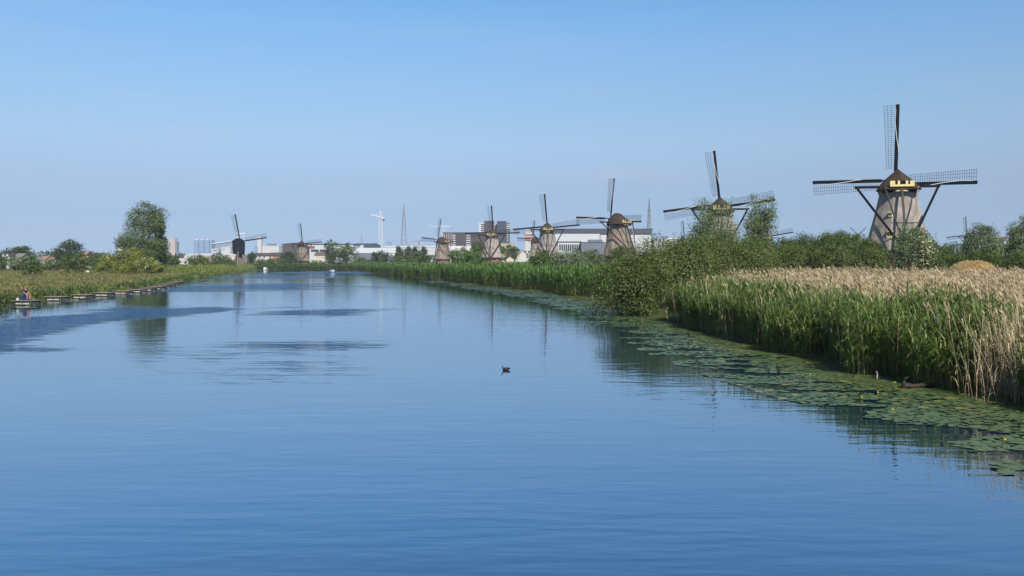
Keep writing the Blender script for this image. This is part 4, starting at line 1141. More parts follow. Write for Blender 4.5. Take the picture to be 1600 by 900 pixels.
building('warehouse', 'very long low building with a white roof behind the bushes left of the post mill', 'warehouse', 286, 369, 399.6, 760, 30, cream_wall, steel_white, 396.4, 'gable_x')
building('house', 'orange brick house with two small windows behind the bushes at the river end', 'house', 420.5, 436, 400, 560, 10, brick_or, tile_dark, 395, 'gable_x', [(424, 426, 401, 403.5), (430, 432, 401, 403.5)], white_wall)
building('house', 'row of dark-roofed houses between the post mill and the orange brick house', 'house', 396, 421, 400, 620, 10, white_wall, tile_dark, 395.5, 'gable_x', [(399, 401, 400.6, 402.5), (405, 407, 400.6, 402.5), (412, 414, 400.6, 402.5)])
building('house', 'brown-roofed house among trees in front of the white warehouse at the river end', 'house', 491.5, 511, 399, 600, 11, cream_wall, mat('brown_roof', (0.14, 0.10, 0.09), 0.9, 0.2, 1), 393.5, 'gable_x', [(496, 498, 400, 402), (504, 506, 400, 402)], white_wall)
building('warehouse', 'brown shed with a shallow arched roof behind the far tan windmill', 'warehouse', 441, 468, 384.5, 820, 40, brown_brick, mat('brown_roof', (0, 0, 0)), 380.5, 'gable_x')
t = building('warehouse', 'white warehouse with a dark flat roof edge and a reddish band beside the far windmill', 'warehouse', 478, 552, 382.5, 860, 40, steel_white, steel_dark, 380.8, 'flat', [(486, 498, 390, 393), (500, 506, 390, 393)])
extra(t, 'red_band', 479, 492, 384.5, 388, 860, 0.4, mat('dull_red_cladding', (0.36, 0.11, 0.08), 0.6, 0.1, 0.2))
t = building('warehouse', 'grey shed with a shallow dark gable above the white factory roof', 'warehouse', 549, 581, 382.5, 900, 60, steel_dark, steel_dark, 379.6, 'gable_x')
extra(t, 'white_front', 550, 568, 383, 388.5, 900, 0.4, steel_white); extra(t, 'window', 551, 561, 384.5, 387, 900, 0.6, win_dark)
building('warehouse', 'factory hall with a broad bright white roof under the white tower crane', 'warehouse', 552, 619, 395.6, 700, 40, grey_clad, steel_white, 387.2, 'gable_x', [(607, 611, 396.3, 399), (613, 617, 396.3, 399)], white_wall)
building('warehouse', 'pale low hall beyond the row of four round trees', 'warehouse', 600, 690, 386.5, 1050, 30, steel_white, steel_white, 384, 'gable_x')
building('warehouse', 'white hall with gabled roofs behind the round bright green bush', 'warehouse', 698, 746, 392, 640, 30, white_wall, white_wall, 384.2, 'gable_x')
building('house', 'low terrace with orange-red roofs behind the windmill by the apartment towers', 'house', 786, 813, 396.5, 620, 10, cream_wall, tile_red, 393, 'gable_x', [(790, 793, 397, 399.5), (797, 800, 397, 399.5), (804, 807, 397, 399.5)], white_wall)
building('shed', 'small brown gabled shed in the grass near the apartment-tower windmill', 'shed', 791, 803, 405, 430, 8, cream_wall, mat('brown_roof', (0, 0, 0)), 400.8, 'gable_y')
building('house', 'house with a dark red roof and white gable behind the small tan windmill', 'house', 812, 822, 397, 600, 10, white_wall, tile_red, 391.5, 'gable_y')
building('office_building', 'tan low building beside the foot of the apartment towers', 'building', 783, 804, 381, 980, 20, tan_wall, tan_wall, 380, 'flat', [(795, 797, 382, 385)])

# apartment block and towers
t = building('apartment_block', 'long dark brown apartment block with white balconies, lower than its two towers', 'apartment block', 692.4, 765, 363.8, 1000, 24, brown_brick, steel_dark, 363, 'flat')
for x0, x1 in ((707, 711.6), (728.6, 735)):
    for k in range(5): extra(t, 'balcony', x0, x1, 367.4 + 3.6 * k, 369.2 + 3.6 * k, 1000, 1.4, white_wall); extra(t, 'window', x0, x1, 369.5 + 3.6 * k, 370.8 + 3.6 * k, 1000, 0.35, win_dark)
for x in (694, 697.5, 701, 704.5): extra(t, 'pale_pier', x, x + 0.9, 365, 386, 1000, 0.4, pink_conc)
for x in np.arange(713.5, 727, 2.7):
    for k in range(6): extra(t, 'window', x, x + 1.2, 366 + 3.3 * k, 367.8 + 3.3 * k, 1000, 0.3, win_dark)
for x in np.arange(737, 764, 2.7):
    for k in range(6): extra(t, 'window', x, x + 1.2, 366 + 3.3 * k, 367.8 + 3.3 * k, 1000, 0.3, win_dark)
t = building('apartment_tower', 'brown apartment tower with white corner balconies beside the blue-grey tower', 'apartment tower', 756.8, 771.6, 345.8, 1010, 20, brown_brick, steel_dark, 345, 'flat')
extra(t, 'side_wing', 748.2, 756.6, 348.2, 386, 1010, -1.0, white_wall, 14)
for k in range(4): extra(t, 'balcony_recess', 751.5, 756.5, 350 + 3.2 * k, 351.5 + 3.2 * k, 1010, -0.7, win_dark)
for x in np.arange(758.5, 771, 2.6):
    for k in range(10): extra(t, 'window', x, x + 1.1, 348 + 3.4 * k, 349.8 + 3.4 * k, 1010, 0.3, win_dark)
extra(t, 'link_wing', 771.8, 776.4, 350, 386, 1010, -3.0, grey_clad, 10)
for k in range(5): extra(t, 'balcony', 771.9, 776.3, 350.5 + 3.3 * k, 352.0 + 3.3 * k, 1010, -2.2, white_wall, 1.0)
t = building('apartment_tower', 'dark blue-grey apartment tower with white balconies on its far corner', 'apartment tower', 776.6, 791, 346.4, 1004, 20, blue_brick, steel_dark, 345.4, 'flat')
for x in np.arange(778, 790.5, 2.6):
    for k in range(10): extra(t, 'window', x, x + 1.1, 348.6 + 3.4 * k, 350.2 + 3.4 * k, 1004, 0.3, win_dark)
extra(t, 'side_wing', 791.2, 796.5, 348.5, 386, 1004, -1.0, blue_brick, 14)
for k in range(3): extra(t, 'balcony', 791.5, 796.4, 350.8 + 2.6 * k, 352.2 + 2.6 * k, 1004, 0.2, white_wall)
for k in range(6): extra(t, 'balcony', 792, 794, 359.5 + 3.2 * k, 360.9 + 3.2 * k, 1004, 0.0, white_wall)
t = building('apartment_tower', 'white and red banded building behind the small tan windmill', 'building', 820.5, 832, 362, 1100, 14, white_wall, white_wall, 360.5, 'flat')
for k in range(3): extra(t, 'red_band', 819.6, 832.5, 366 + 4 * k, 367.8 + 4 * k, 1100, 0.5, mat('dull_red_cladding', (0, 0, 0)))

# long white warehouse
t = building('warehouse', 'long white warehouse with a dark slate roof band behind the side-on windmill', 'warehouse', 866, 1018, 364.5, 700, 60, steel_white, steel_dark, 357.2, 'flat', over=0.4)
extra(t, 'dark_trim', 938, 1017, 365.2, 366.4, 700, 0.35, steel_dark); extra(t, 'wall_panel', 937, 938.2, 366.5, 388, 700, 0.2, grey_clad)  # dark slate strip along the wall below the roof band
t = building('office_building', 'low white office wing with a row of tall windows in front of the long warehouse', 'building', 872, 908, 378.8, 650, 12, steel_white, steel_dark, 377.2, 'flat')
for k in range(10): extra(t, 'window', 874 + 3.35 * k, 876.1 + 3.35 * k, 382, 391, 650, 0.3, win_dark)
t = building('warehouse', 'blue-grey flat block between the office wing and the side-on windmill', 'warehouse', 908.4, 946, 378.8, 640, 14, grey_clad, steel_dark, 378.2, 'flat')
extra(t, 'plant_room', 920, 942, 374.2, 378.2, 640, -2, grey_clad, 6)
t = building('warehouse', 'pale low hall half hidden by the willow bush near the second pylon', 'warehouse', 1022, 1076, 376.4, 800, 20, steel_white, steel_white, 374, 'flat')
extra(t, 'roof_unit', 1042, 1064, 371.5, 373.6, 800, -3, white_wall, 5)
building('house', 'white building just visible between the pale willow shrubs', 'house', 1569, 1580, 375, 380, 8, white_wall, tile_red, 371.5, 'gable_y')

# city towers far away
t = building('tower_block', 'slim pinkish tower block far beyond the big willow', 'tower block', 264, 273.5, 373.5, 2900, 20, pink_conc, pink_conc, 372.4, 'flat')
extra(t, 'side_bay', 273.7, 276, 377, 400, 2900, -6, grey_clad, 14)
t = building('tower_block', 'wide blue glass tower block with three pale-topped bays on the skyline', 'tower block', 302.5, 331, 376, 3000, 30, blue_glass, blue_glass, 375.4, 'flat')
for x in (304, 312, 320.5): extra(t, 'pale_top', x, x + 5.2, 373.4, 375.2, 3000, -6, white_wall, 16)
for x in (310.2, 318.6, 327): extra(t, 'bay_joint', x, x + 0.8, 376, 398, 3000, 0.6, steel_dark)
t = building('tower_block', 'slim white tower block seen past the post mill sail', 'tower block', 402.3, 408, 369.5, 2200, 14, white_wall, white_wall, 369, 'flat')
extra(t, 'low_wing', 397, 402, 384, 395, 2200, -4, blue_glass, 16)
t = building('office_building', 'long pale building with a dark roof unit beside the slim white tower', 'building', 409.5, 436, 384.4, 1900, 25, white_wall, white_wall, 383.8, 'flat')
extra(t, 'roof_unit', 416, 428, 380.4, 383.6, 1900, -6, grey_clad, 12)
building('office_building', 'small white stepped building on the skyline between glass tower and post mill', 'building', 331, 340.5, 389.6, 1700, 20, white_wall, white_wall, 388.6, 'flat', [(333, 339, 391.2, 392.4)])
building('office_building', 'pale hazy building right behind the lit sail of the post mill', 'building', 346.5, 360, 387, 2100, 20, white_wall, white_wall, 386, 'flat', [(349, 351, 389, 390.5)])
building('tower_block', 'small blue office block on the horizon between crane and pylon', 'tower block', 602.5, 610, 378.4, 2400, 20, blue_glass, blue_glass, 377.8, 'flat')

def lattice_column(mb, p, w0, w1, z0, z1, n, th):
    x, y = p
    for sx in (-1, 1):
        for sy in (-1, 1): mb.bar((x + sx * w0 / 2, y + sy * w0 / 2, z0), (x + sx * w1 / 2, y + sy * w1 / 2, z1), th)
    for k in range(n):
        a, b_ = k / n, (k + 1) / n
        wa, wb = w0 + (w1 - w0) * a, w0 + (w1 - w0) * b_; za, zb = z0 + (z1 - z0) * a, z0 + (z1 - z0) * b_
        for s in (-1, 1):
            mb.bar((x - wa / 2, y + s * wa / 2, za), (x + wb / 2, y + s * wb / 2, zb), th * 0.6); mb.bar((x + wa / 2, y + s * wa / 2, za), (x - wb / 2, y + s * wb / 2, zb), th * 0.6)
            mb.bar((x + s * wa / 2, y - wa / 2, za), (x + s * wb / 2, y + wb / 2, zb), th * 0.6)
def pylon(label, px, ytop, wbase_px, D):
    top = at(px, ytop, D); z0 = tz(top.x, D); h = top.z - z0; wb = wbase_px * D / F
    t = thing('lattice_pylon', label, 'pylon', (top.x, D, z0), 0.3)
    mb = MB(); lattice_column(mb, (0, 0), wb, wb * 0.24, 0, h * 0.83, 10, 0.34); mb.build('lattice_tower', galv, t)
    mb = MB(); lattice_column(mb, (0, 0), wb * 0.24, 0.2, h * 0.83, h, 4, 0.26); mb.build('tower_top', galv, t)
    for q, l_ in ((0.80, 2.2), (0.88, 1.6), (0.95, 1.0)):
        mb = MB(); mb.bar((-l_, 0, h * q), (l_, 0, h * q), 0.3); mb.bar((-l_, 0, h * q), (0, 0, h * q + 0.9), 0.18); mb.bar((l_, 0, h * q), (0, 0, h * q + 0.9), 0.18); mb.build('cross_arm', galv, t)
pylon('tall lattice power pylon above the row of four round trees', 631, 317.5, 11, 1100)
pylon('lattice power pylon beside the end of the long white warehouse', 1014.5, 309, 8.5, 1000)
pylon('thin faint pylon on the horizon near the white tower crane', 565, 363, 4.5, 2200)
def crane(name, label, px, ytop, ybase_mast, wpx, D, jib, m, cw):
    top = at(px, ytop, D); z0 = tz(top.x, D); piv = at(px, ybase_mast, D)
    t = thing(name, label, 'crane', (top.x, D, z0))
    wd = wpx * D / F; mb = MB(); lattice_column(mb, (0, 0), wd, wd, 0, piv.z - z0, 16, wd * 0.10); mb.build('mast', m, t)
    mb = MB(); mb.bar((0, 0, piv.z - z0), (0, 0, top.z - z0), wd * 0.3); mb.build('apex', m, t)
    a, b_ = at(jib[0], jib[1], D), at(jib[2], jib[3], D)
    A, B = Vector((a.x - top.x, 0, a.z - z0)), Vector((b_.x - top.x, 0, b_.z - z0)); mb = MB(); k = wd * 0.22
    hh = Vector((0, 0, wd * 0.32))
    mb.bar(A, B, k); mb.bar(A + hh * 0.4, B + hh, k * 0.8)
    for i in range(12):
        p, q = A.lerp(B, i / 12), A.lerp(B, (i + 1) / 12); mb.bar(p, q + hh * (0.4 + 0.6 * (i + 1) / 12), k * 0.5)
    mb.build('jib', m, t)
    mb = MB(); tp = Vector((0, 0, top.z - z0)); mb.bar(tp, A.lerp(B, 0.25), k * 0.4); mb.bar(tp, B, k * 0.4); mb.build('tie_rods', m, t)
    mb = MB(); mb.box(B + Vector((-wd * 0.2, 0, -wd * 0.5)), (wd * 0.45, wd * 0.6, wd * 0.8)); mb.build('counterweight', cw, t)
crane('tower_crane', 'white tower crane with its jib raised over the factory hall', 594.7, 329.5, 340, 4.6, 1250, (579, 335.4, 600.5, 341.5), crane_white, steel_dark)
crane('tower_crane', 'small red and white tower crane over the apartment block roof', 693, 352, 355, 2.2, 1300, (671, 353.2, 706, 354.6), crane_white, steel_dark)
crane('harbour_crane', 'low grey harbour crane on the horizon behind the row of four round trees', 655, 375, 378, 3.0, 1500, (640, 378.5, 661, 376.5), galv, crane_white)
def gantry():
    D = 1900; p = at(377, 365, D); z0 = tz(p.x, D)
    t = thing('gantry_crane', 'white portal gantry crane showing behind the post mill cap', 'crane', (p.x, D, z0)); k = D / F; h = p.z - z0
    mb = MB(); mb.box((0, 0, h), (16 * k, 4 * k, 2.6 * k)); mb.build('beam', crane_white, t)
    for x in (-6.5, 4.5):
        mb = MB(); mb.bar((x * k, 0, h - 1.2 * k), (x * k, 0, 0), 1.6 * k); mb.build('leg', crane_white, t)
gantry()

# ------------------------------------------------------------------ fishing platforms
plank_m = mat('grey_weathered_planks', (0.30, 0.27, 0.235), 0.9, 0.25, 3, (6, 1, 1), 0.3, 20)
board_m = mat('pale_painted_board', (0.52, 0.47, 0.42), 0.7, 0.1, 3)
post_m = mat('dark_wet_post', (0.035, 0.028, 0.022), 0.7, 0.3, 4)
def make_dock():
    t = thing('fishing_platform', '', 'platform')
    pme = MB(); pme.box((0, 0, 0), (0.17, 1.5, 0.05)); pm = pme.mesh('plank'); pm.materials.append(plank_m)
    for k in range(10): link('plank', pm, None, t, (-0.9 + 0.19 * k, 0, 0.42 + 0.006 * math.sin(k * 2.3)))
    for y in (-0.55, 0.55):
        mb = MB(); mb.box((0, y, 0.33), (1.85, 0.1, 0.12)); mb.build('joist', post_m, t)
    for x in (-0.35, 0.33):
        mb = MB(); mb.box((x, -0.66, 0.16), (0.60, 0.04, 0.12)); mb.build('fender_board', board_m, t)
    mb = MB(); mb.box((0.74, 0, 0.16), (0.04, 1.2, 0.15)); mb.build('end_board', board_m, t)
    for x in (-0.75, 0.0, 0.85):
        for y in (-0.62, 0.62):
            mb = MB(); mb.tube([(x, y, -0.8), (x, y, 0.392)], 0.07, 8); mb.build('post', post_m, t)
    return t
def copy_tree(o, parent=None):
    c = o.copy(); COL.objects.link(c)
    if parent is not None: c.parent = parent
    for ch in o.children: copy_tree(ch, c)
    return c
ORD = ['', 'second', 'third', 'fourth', 'fifth', 'sixth', 'seventh', 'eighth', 'ninth', 'tenth', 'eleventh', 'twelfth']
d0 = make_dock()
for i, (x, y) in enumerate(DOCKS):
    p = ground(x, y, 0.0)
    o = d0 if i == 0 else copy_tree(d0)
    o.location = (p.x, p.y + 0.7, 0); o.rotation_euler = (0, 0, -0.12 + 0.05 * math.sin(i * 3.1))
    o.scale = (1 + 0.0 * i,) * 3
    o['label'] = 'weathered fishing platform with pale boards carrying the seated angler' if i == 0 else ('last fishing platform along the bank, farthest from the seated angler' if i == 11 else f'weathered fishing platform, {ORD[i]} along the bank counting from the seated angler')
    o['category'] = 'platform'; o['group'] = 'fishing platforms along the left bank'

# ------------------------------------------------------------------ people
skin_m = mat('sunburnt_skin', (0.52, 0.27, 0.19), 0.6, 0.08, 5)
hair_m = mat('ginger_hair', (0.36, 0.15, 0.06), 0.8, 0.2, 30)
dark_cloth = mat('dark_shirt', (0.03, 0.025, 0.035), 0.9, 0.15, 10)
white_shirt = mat('white_shirt', (0.78, 0.77, 0.75), 0.9, 0.05, 10)
navy_cloth = mat('navy_shorts', (0.03, 0.05, 0.13), 0.9, 0.12, 10)
def skin_mesh(name, pts, edges, rad, root, m, lvl=1):
    me = bpy.data.meshes.new(name); me.from_pydata([tuple(p) for p in pts], edges, []); me.update()
    o = bpy.data.objects.new(name, me); COL.objects.link(o)
    o.modifiers.new('skin', 'SKIN'); sv = me.skin_vertices[0].data
    for i, r in enumerate(rad): sv[i].radius = (r, r) if not hasattr(r, '__len__') else r
    sv[root].use_root = True
    s = o.modifiers.new('sub', 'SUBSURF'); s.levels = lvl; s.render_levels = lvl
    dg = bpy.context.evaluated_depsgraph_get()
    out = bpy.data.meshes.new_from_object(o.evaluated_get(dg)); out.name = name
    bpy.data.objects.remove(o); bpy.data.meshes.remove(me)
    out.materials.clear(); out.materials.append(m)
    out.polygons.foreach_set('use_smooth', [True] * len(out.polygons))
    return out
def sitting_person(label, loc, rz, top_m, short_m, group=None):
    t = thing('person', label, 'person', loc, rz, group)
    P, E, RR = [], [], []
    def v(p, r, par=None):
        P.append(Vector(p)); RR.append(r)
        if par is not None: E.append((par, len(P) - 1))
        return len(P) - 1
    pel = v((0, 0, 0.10), (0.13, 0.11)); sp1 = v((0.02, 0, 0.27), (0.125, 0.10), pel); ch = v((0.05, 0, 0.44), (0.15, 0.11), sp1)
    nk = v((0.08, 0, 0.58), 0.055, ch); hd0 = v((0.11, 0, 0.66), 0.075, nk); hd1 = v((0.115, 0, 0.75), 0.095, hd0); hd2 = v((0.10, 0, 0.82), 0.07, hd1)
    v((0.215, 0, 0.705), 0.014, hd1)                                # nose
    limbs = {}
    for s in (-1, 1):
        v((0.10, s * 0.105, 0.72), 0.014, hd1)                      # ear
        sh = v((0.05, s * 0.17, 0.52), 0.06, ch); el = v((0.12, s * 0.23, 0.27), 0.045, sh); wr = v((0.34, s * 0.13, 0.20), 0.028, el)
        pa = v((0.40, s * 0.10, 0.20), (0.035, 0.018), wr)
        for k in range(4):
            b0 = v((0.44, s * (0.125 - 0.018 * k), 0.195), 0.009, pa); b1 = v((0.475, s * (0.122 - 0.018 * k), 0.175 - 0.004 * k), 0.0085, b0); v((0.468, s * (0.118 - 0.018 * k), 0.15), 0.008, b1)
        th0 = v((0.395, s * 0.06, 0.205), 0.010, pa); v((0.43, s * 0.045, 0.19), 0.009, th0)
        hp = v((0.05, s * 0.10, 0.08), 0.10, pel); kn = v((0.44, s * 0.15, 0.10), 0.065, hp); ca = v((0.41, s * 0.145, -0.12), 0.058, kn); an = v((0.40, s * 0.14, -0.34), 0.038, ca); to = v((0.54, s * 0.15, -0.385), 0.035, an)
        limbs[s] = (sh, el, wr, hp, kn)
    link('body', skin_mesh('body', P, E, RR, pel, skin_m), None, t)
    def inflate(r, k): return tuple(x + k for x in r) if hasattr(r, '__len__') else r + k
    idx = [pel, sp1, ch]; pts = [P[i] for i in idx]; rr = [inflate(RR[i], 0.022) for i in idx]; ed = [(0, 1), (1, 2)]
    for s in (-1, 1):
        sh, el, wr, hp, kn = limbs[s]; pts += [P[sh], P[sh].lerp(P[el], 0.75)]; rr += [0.08, 0.065]; b = len(pts); ed += [(2, b - 2), (b - 2, b - 1)]
    link('shirt', skin_mesh('shirt', pts, ed, rr, 0, top_m), None, t)
    pts = [P[pel]]; rr = [(0.15, 0.13)]; ed = []
    for s in (-1, 1):
        sh, el, wr, hp, kn = limbs[s]; pts += [P[hp], P[hp].lerp(P[kn], 0.8)]; rr += [0.115, 0.09]; b = len(pts); ed += [(0, b - 2), (b - 2, b - 1)]
    link('shorts', skin_mesh('shorts', pts, ed, rr, 0, short_m), None, t)
    mb = MB(); rings = []
    for k in range(6):
        q = k / 5 * PI / 2; r = 0.108 * math.cos(q * 0.97)
        rings.append([Vector((0.095 + r * 1.08 * math.cos(a) - 0.012, r * 0.95 * math.sin(a), 0.755 + 0.102 * math.sin(q))) for a in np.linspace(0, 2 * PI, 14, endpoint=False)])
    mb.loft(rings); mb.build('hair', hair_m, t, smooth=True)
    for s in (-1, 1):
        mb = MB(); mb.box((0.196, s * 0.035, 0.735), (0.014, 0.02, 0.012)); mb.build('eye', tar, t)
        mb = MB(); mb.loft([[Vector((0.36 + x, s * 0.145 + 0.05 * math.cos(a) * w_, -0.375 + 0.045 * math.sin(a) * w_)) for a in np.linspace(0, 2 * PI, 10, endpoint=False)] for x, w_ in ((0, 0.8), (0.06, 1.1), (0.16, 0.95), (0.24, 0.55))]); mb.build('shoe', dark_cloth, t, smooth=True)
    return t
dk = d0.location; deck_z = 0.45
angler = sitting_person('angler in a dark shirt with bare lower legs seated on a navy tackle box', (dk.x - 0.05, dk.y - 0.25, deck_z + 0.42), -0.35, dark_cloth, navy_cloth)
mb = MB(); mb.box((0, 0, 0.19), (0.40, 0.36, 0.38)); bx_ = thing('tackle_box', 'navy blue tackle box under the seated angler', 'box', (dk.x - 0.08, dk.y - 0.24, deck_z), -0.35)
mb.build('box_body', mat('navy_plastic', (0.02, 0.045, 0.16), 0.4, 0.1, 5), bx_); mb = MB(); mb.box((0, 0, 0.405), (0.43, 0.39, 0.05)); mb.build('lid', mat('navy_plastic', (0, 0, 0)), bx_)
mb = MB(); mb.tube([(0.36, 0, 0.19), (1.6, 0.02, 0.42), (3.4, 0.05, 0.62)], [0.014, 0.009, 0.003], 6)
rod = mb.build('fishing_rod', mat('dark_grey_rod', (0.12, 0.12, 0.12), 0.4, 0.1, 5)); rod.location = angler.location; rod.rotation_euler = (0, 0, -0.35)
tag(rod, 'thin fishing rod held out over the water by the seated angler', 'fishing rod')
mb = MB(); mb.loft([[Vector((r * math.cos(a), r * math.sin(a), z)) for a in np.linspace(0, 2 * PI, 16, endpoint=False)] for z, r in ((0, 0.10), (0.2, 0.125), (0.2, 0.112), (0.03, 0.09))])
bk = thing('bucket', 'small white bait bucket on the platform behind the seated angler', 'bucket', (dk.x - 0.68, dk.y - 0.35, deck_z)); mb.build('tub', white_plaster, bk)
mb = MB(); mb.tube([(0.12 * math.cos(a), 0, 0.2 + 0.09 * math.sin(a)) for a in np.linspace(0, PI, 9)], 0.006, 5); mb.build('handle', galv, bk)

# ------------------------------------------------------------------ boats and animals
def hull_rings(L, Wd, H, n=9):
    rings = []
    for k in range(n):
        q = k / (n - 1); w_ = Wd / 2 * (1 - max(0, (q - 0.45) / 0.55) ** 2.2) + 0.02; hh = H * (1 + 0.35 * q * q)
        rings.append([Vector((-L / 2 + L * q, y * w_, z)) for y, z in ((-1, hh), (-0.92, hh * 0.35), (-0.55, -0.15), (0, -0.22), (0.55, -0.15), (0.92, hh * 0.35), (1, hh), (0.8, hh), (0.72, hh * 0.55), (-0.72, hh * 0.55), (-0.8, hh))])
    return rings
p = ground(519, 425.6); boat = thing('motorboat', 'white open motorboat with a dark canopy carrying two people up the river', 'boat', (p.x, p.y, 0), R(-70))
mb = MB(); mb.loft(hull_rings(4.8, 2.1, 0.75)); mb.build('hull', mat('white_gelcoat', (0.8, 0.8, 0.8), 0.25, 0.03, 2, spec=0.5), boat, smooth=False)
mb = MB()
for s in (-1, 1): mb.bar((0.55, s * 0.75, 0.8), (0.15, s * 0.68, 1.35), 0.05)
mb.box((0.36, 0, 1.08), (0.04, 1.4, 0.5), Matrix.Rotation(-0.62, 3, 'Y')); mb.build('windscreen', black_glass, boat)
mb = MB(); rings = []
for x in (-1.6, 0.3): rings.append([Vector((x, y, z)) for y, z in ((-0.95, 1.75), (-0.6, 1.92), (0, 1.98), (0.6, 1.92), (0.95, 1.75), (0.95, 1.68), (0, 1.9), (-0.95, 1.68))])
mb.loft(rings)
for x in (-1.55, 0.25):
    for s in (-1, 1): mb.bar((x, s * 0.93, 0.75), (x, s * 0.93, 1.72), 0.045)
mb.build('canopy', dark_cloth, boat)
mb = MB(); mb.box((-2.5, 0, 0.45), (0.35, 0.4, 0.8)); mb.build('outboard_motor', tar, boat)
fw = Vector((math.cos(R(-70)), math.sin(R(-70)), 0)); sd = Vector((-fw.y, fw.x, 0)); bl = Vector((p.x, p.y, 0))
for s, lb in ((0.45, 'person in a white shirt at the helm of the motorboat, on its bank-reed side'), (-0.42, 'person in a white shirt sitting beside the helm of the motorboat, on its post-mill side')):
    q = bl - fw * 0.6 + sd * s; sitting_person(lb, (q.x, q.y, 0.72), R(-70), white_shirt, navy_cloth, 'people in the motorboat')
p = ground(414.5, 421.9); b2 = thing('moored_boat', 'small white cabin boat moored at the bank past the post mill', 'boat', (p.x, p.y, 0), R(-100))
mb = MB(); mb.loft(hull_rings(3.4, 1.4, 0.55)); mb.build('hull', mat('white_gelcoat', (0, 0, 0)), b2)
mb = MB(); mb.loft([[Vector((x, y * 0.72, z)) for y, z in ((-0.7, 0.5), (0.7, 0.5), (0.6, h_), (-0.6, h_))] for x, h_ in ((-0.9, 1.15), (0.5, 1.2), (0.9, 0.8))]); mb.build('cabin', white_shirt, b2)
mb = MB(); mb.box((-0.2, -0.46, 0.9), (0.8, 0.1, 0.22)); mb.box((-0.2, 0.46, 0.9), (0.8, 0.1, 0.22)); mb.build('window', black_glass, b2)

def ring_body(rows, n=14):
    return [[Vector((x, ry * math.cos(a), z + rz_ * math.sin(a))) for a in np.linspace(0, 2 * PI, n, endpoint=False)] for x, z, ry, rz_ in rows]
feather = mat('black_feathers', (0.012, 0.012, 0.015), 0.6, 0.3, 30)
p = ground(790, 578.5); coot = thing('coot', 'black coot with a white bill swimming alone on the open water', 'bird', (p.x, p.y, 0), PI + 0.15)
mb = MB(); mb.loft(ring_body([(-0.185, 0.075, 0.012, 0.008), (-0.15, 0.06, 0.04, 0.028), (-0.08, 0.045, 0.075, 0.06), (0.0, 0.035, 0.085, 0.068), (0.07, 0.04, 0.07, 0.06), (0.105, 0.065, 0.045, 0.05), (0.115, 0.10, 0.03, 0.035), (0.125, 0.135, 0.026, 0.028), (0.145, 0.155, 0.028, 0.026), (0.165, 0.155, 0.018, 0.016)]))
mb.build('body', feather, coot, smooth=True)
mb = MB(); mb.loft(ring_body([(0.158, 0.158, 0.012, 0.016), (0.18, 0.150, 0.009, 0.010), (0.205, 0.142, 0.003, 0.003)], 8)); mb.build('bill', white_plaster, coot)
for s in (-1, 1):
    mb = MB(); mb.box((0.15, s * 0.026, 0.162), (0.008, 0.006, 0.008)); mb.build('eye', mat('red_eye', (0.4, 0.02, 0.02), 0.3), coot)
p = at(339.5, 421, 318); swan = thing('swan', 'white swan resting on the left bank short of the post mill', 'bird', (p.x, p.y, tz(p.x, p.y) + 0.5), 0.4)
mb = MB(); mb.loft(ring_body([(-0.55, 0.28, 0.03, 0.02), (-0.4, 0.25, 0.16, 0.12), (-0.1, 0.22, 0.26, 0.2), (0.2, 0.22, 0.22, 0.18), (0.38, 0.26, 0.12, 0.12)])); mb.tube([(0.33, 0, 0.28), (0.48, 0, 0.45), (0.42, 0, 0.68), (0.46, 0, 0.84), (0.56, 0, 0.86)], [0.09, 0.055, 0.045, 0.05, 0.035], 8); mb.build('body', white_plaster, swan, smooth=True)
mb = MB(); mb.tube([(0.56, 0, 0.86), (0.68, 0, 0.82)], [0.03, 0.012], 6); mb.build('bill', mat('orange_bill', (0.6, 0.2, 0.04), 0.5), swan)
p = at(137, 424.5, 232); sheep = thing('sheep', 'pale sheep resting in the meadow grass beside the broad green bush', 'sheep', (p.x, p.y, tz(p.x, p.y) + 0.1), 2.8)
wool = mat('cream_wool', (0.62, 0.54, 0.44), 0.95, 0.15, 12, bump=0.6)
mb = MB(); mb.loft(ring_body([(-0.55, 0.35, 0.08, 0.08), (-0.45, 0.36, 0.24, 0.24), (-0.1, 0.36, 0.3, 0.31), (0.25, 0.37, 0.27, 0.28), (0.42, 0.45, 0.17, 0.18), (0.52, 0.58, 0.11, 0.12), (0.64, 0.62, 0.10, 0.11), (0.78, 0.56, 0.06, 0.07)])); mb.build('fleece', wool, sheep, smooth=True)
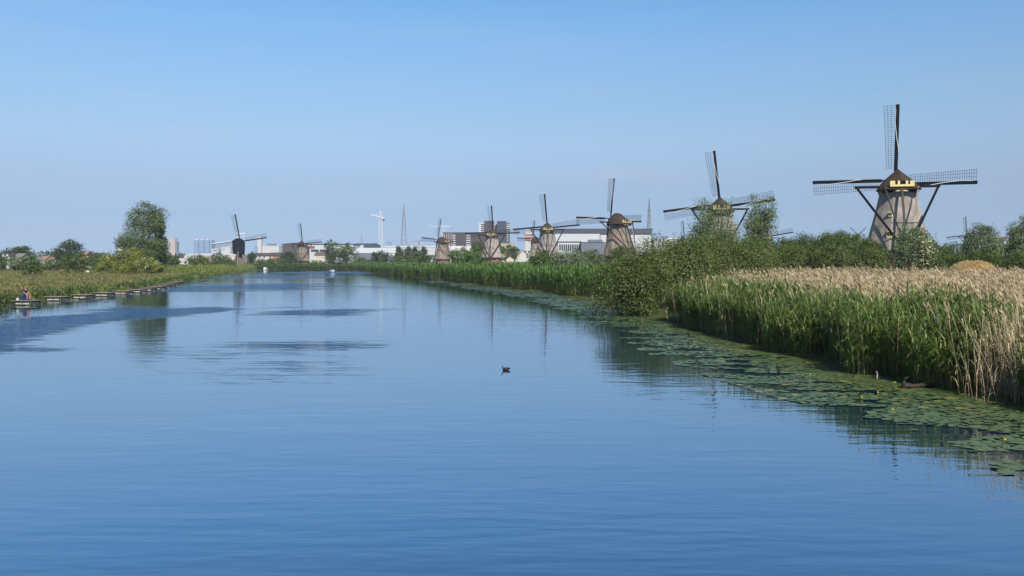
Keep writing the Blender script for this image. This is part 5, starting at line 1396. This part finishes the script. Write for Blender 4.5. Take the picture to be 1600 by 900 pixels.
for s in (-1, 1):
    mb = MB(); mb.bar((0.56, s * 0.09, 0.66), (0.54, s * 0.22, 0.63), 0.07, 0.03); mb.build('ear', wool, sheep)
    mb = MB(); mb.tube([(0.3, s * 0.2, 0.22), (0.5, s * 0.22, 0.1), (0.34, s * 0.2, 0.03)], [0.08, 0.05, 0.035], 7); mb.build('leg', wool, sheep)
    mb = MB(); mb.tube([(-0.3, s * 0.22, 0.25), (-0.08, s * 0.27, 0.1), (-0.3, s * 0.26, 0.03)], [0.11, 0.06, 0.035], 7); mb.build('leg', wool, sheep)
p = ground(1408, 607); log = thing('driftwood', 'dark waterlogged branch lying against the reed stems', 'branch', (p.x, p.y, 0.0), 0.1)
mb = MB(); mb.tube([(0, 0, 0.0), (0.18, 0.02, 0.09), (0.45, 0, 0.06), (0.8, 0.05, 0.09), (1.1, 0.04, 0.05)], [0.07, 0.1, 0.075, 0.085, 0.03], 9); mb.build('bough', post_m, log, smooth=True)
mb = MB(); mb.tube([(0.06, 0, 0.02), (0.08, 0, 0.2), (0.14, 0, 0.33), (0.26, 0.02, 0.36)], [0.075, 0.06, 0.04, 0.012], 8); mb.build('upright_stub', post_m, log, smooth=True)
p = ground(1370, 592.5); mb = MB(); mb.tube([(0, 0, -0.3), (0.01, 0, 0.18), (-0.015, 0, 0.27)], [0.03, 0.028, 0.02], 8)
st = mb.build('broken_stake', mat('bleached_wood', (0.42, 0.37, 0.28), 0.8, 0.15, 6)); st.location = (p.x, p.y, 0)
tag(st, 'short bleached broken stake standing in the water before the reeds', 'stake')

# ------------------------------------------------------------------ air
hz = MB(); hz.box((0, 1650, 55), (7600, 4100, 118))
hm = bpy.data.materials.new('haze'); hm.use_nodes = True
for q in list(hm.node_tree.nodes):
    if q.type != 'OUTPUT_MATERIAL': hm.node_tree.nodes.remove(q)
pv = hm.node_tree.nodes.new('ShaderNodeVolumePrincipled')
pv.inputs['Color'].default_value = (0.80, 0.86, 1.0, 1); pv.inputs['Density'].default_value = 0.00012
hm.node_tree.links.new(pv.outputs[0], hm.node_tree.nodes['Material Output'].inputs['Volume'])
ho = hz.build('haze', hm, kind='stuff')
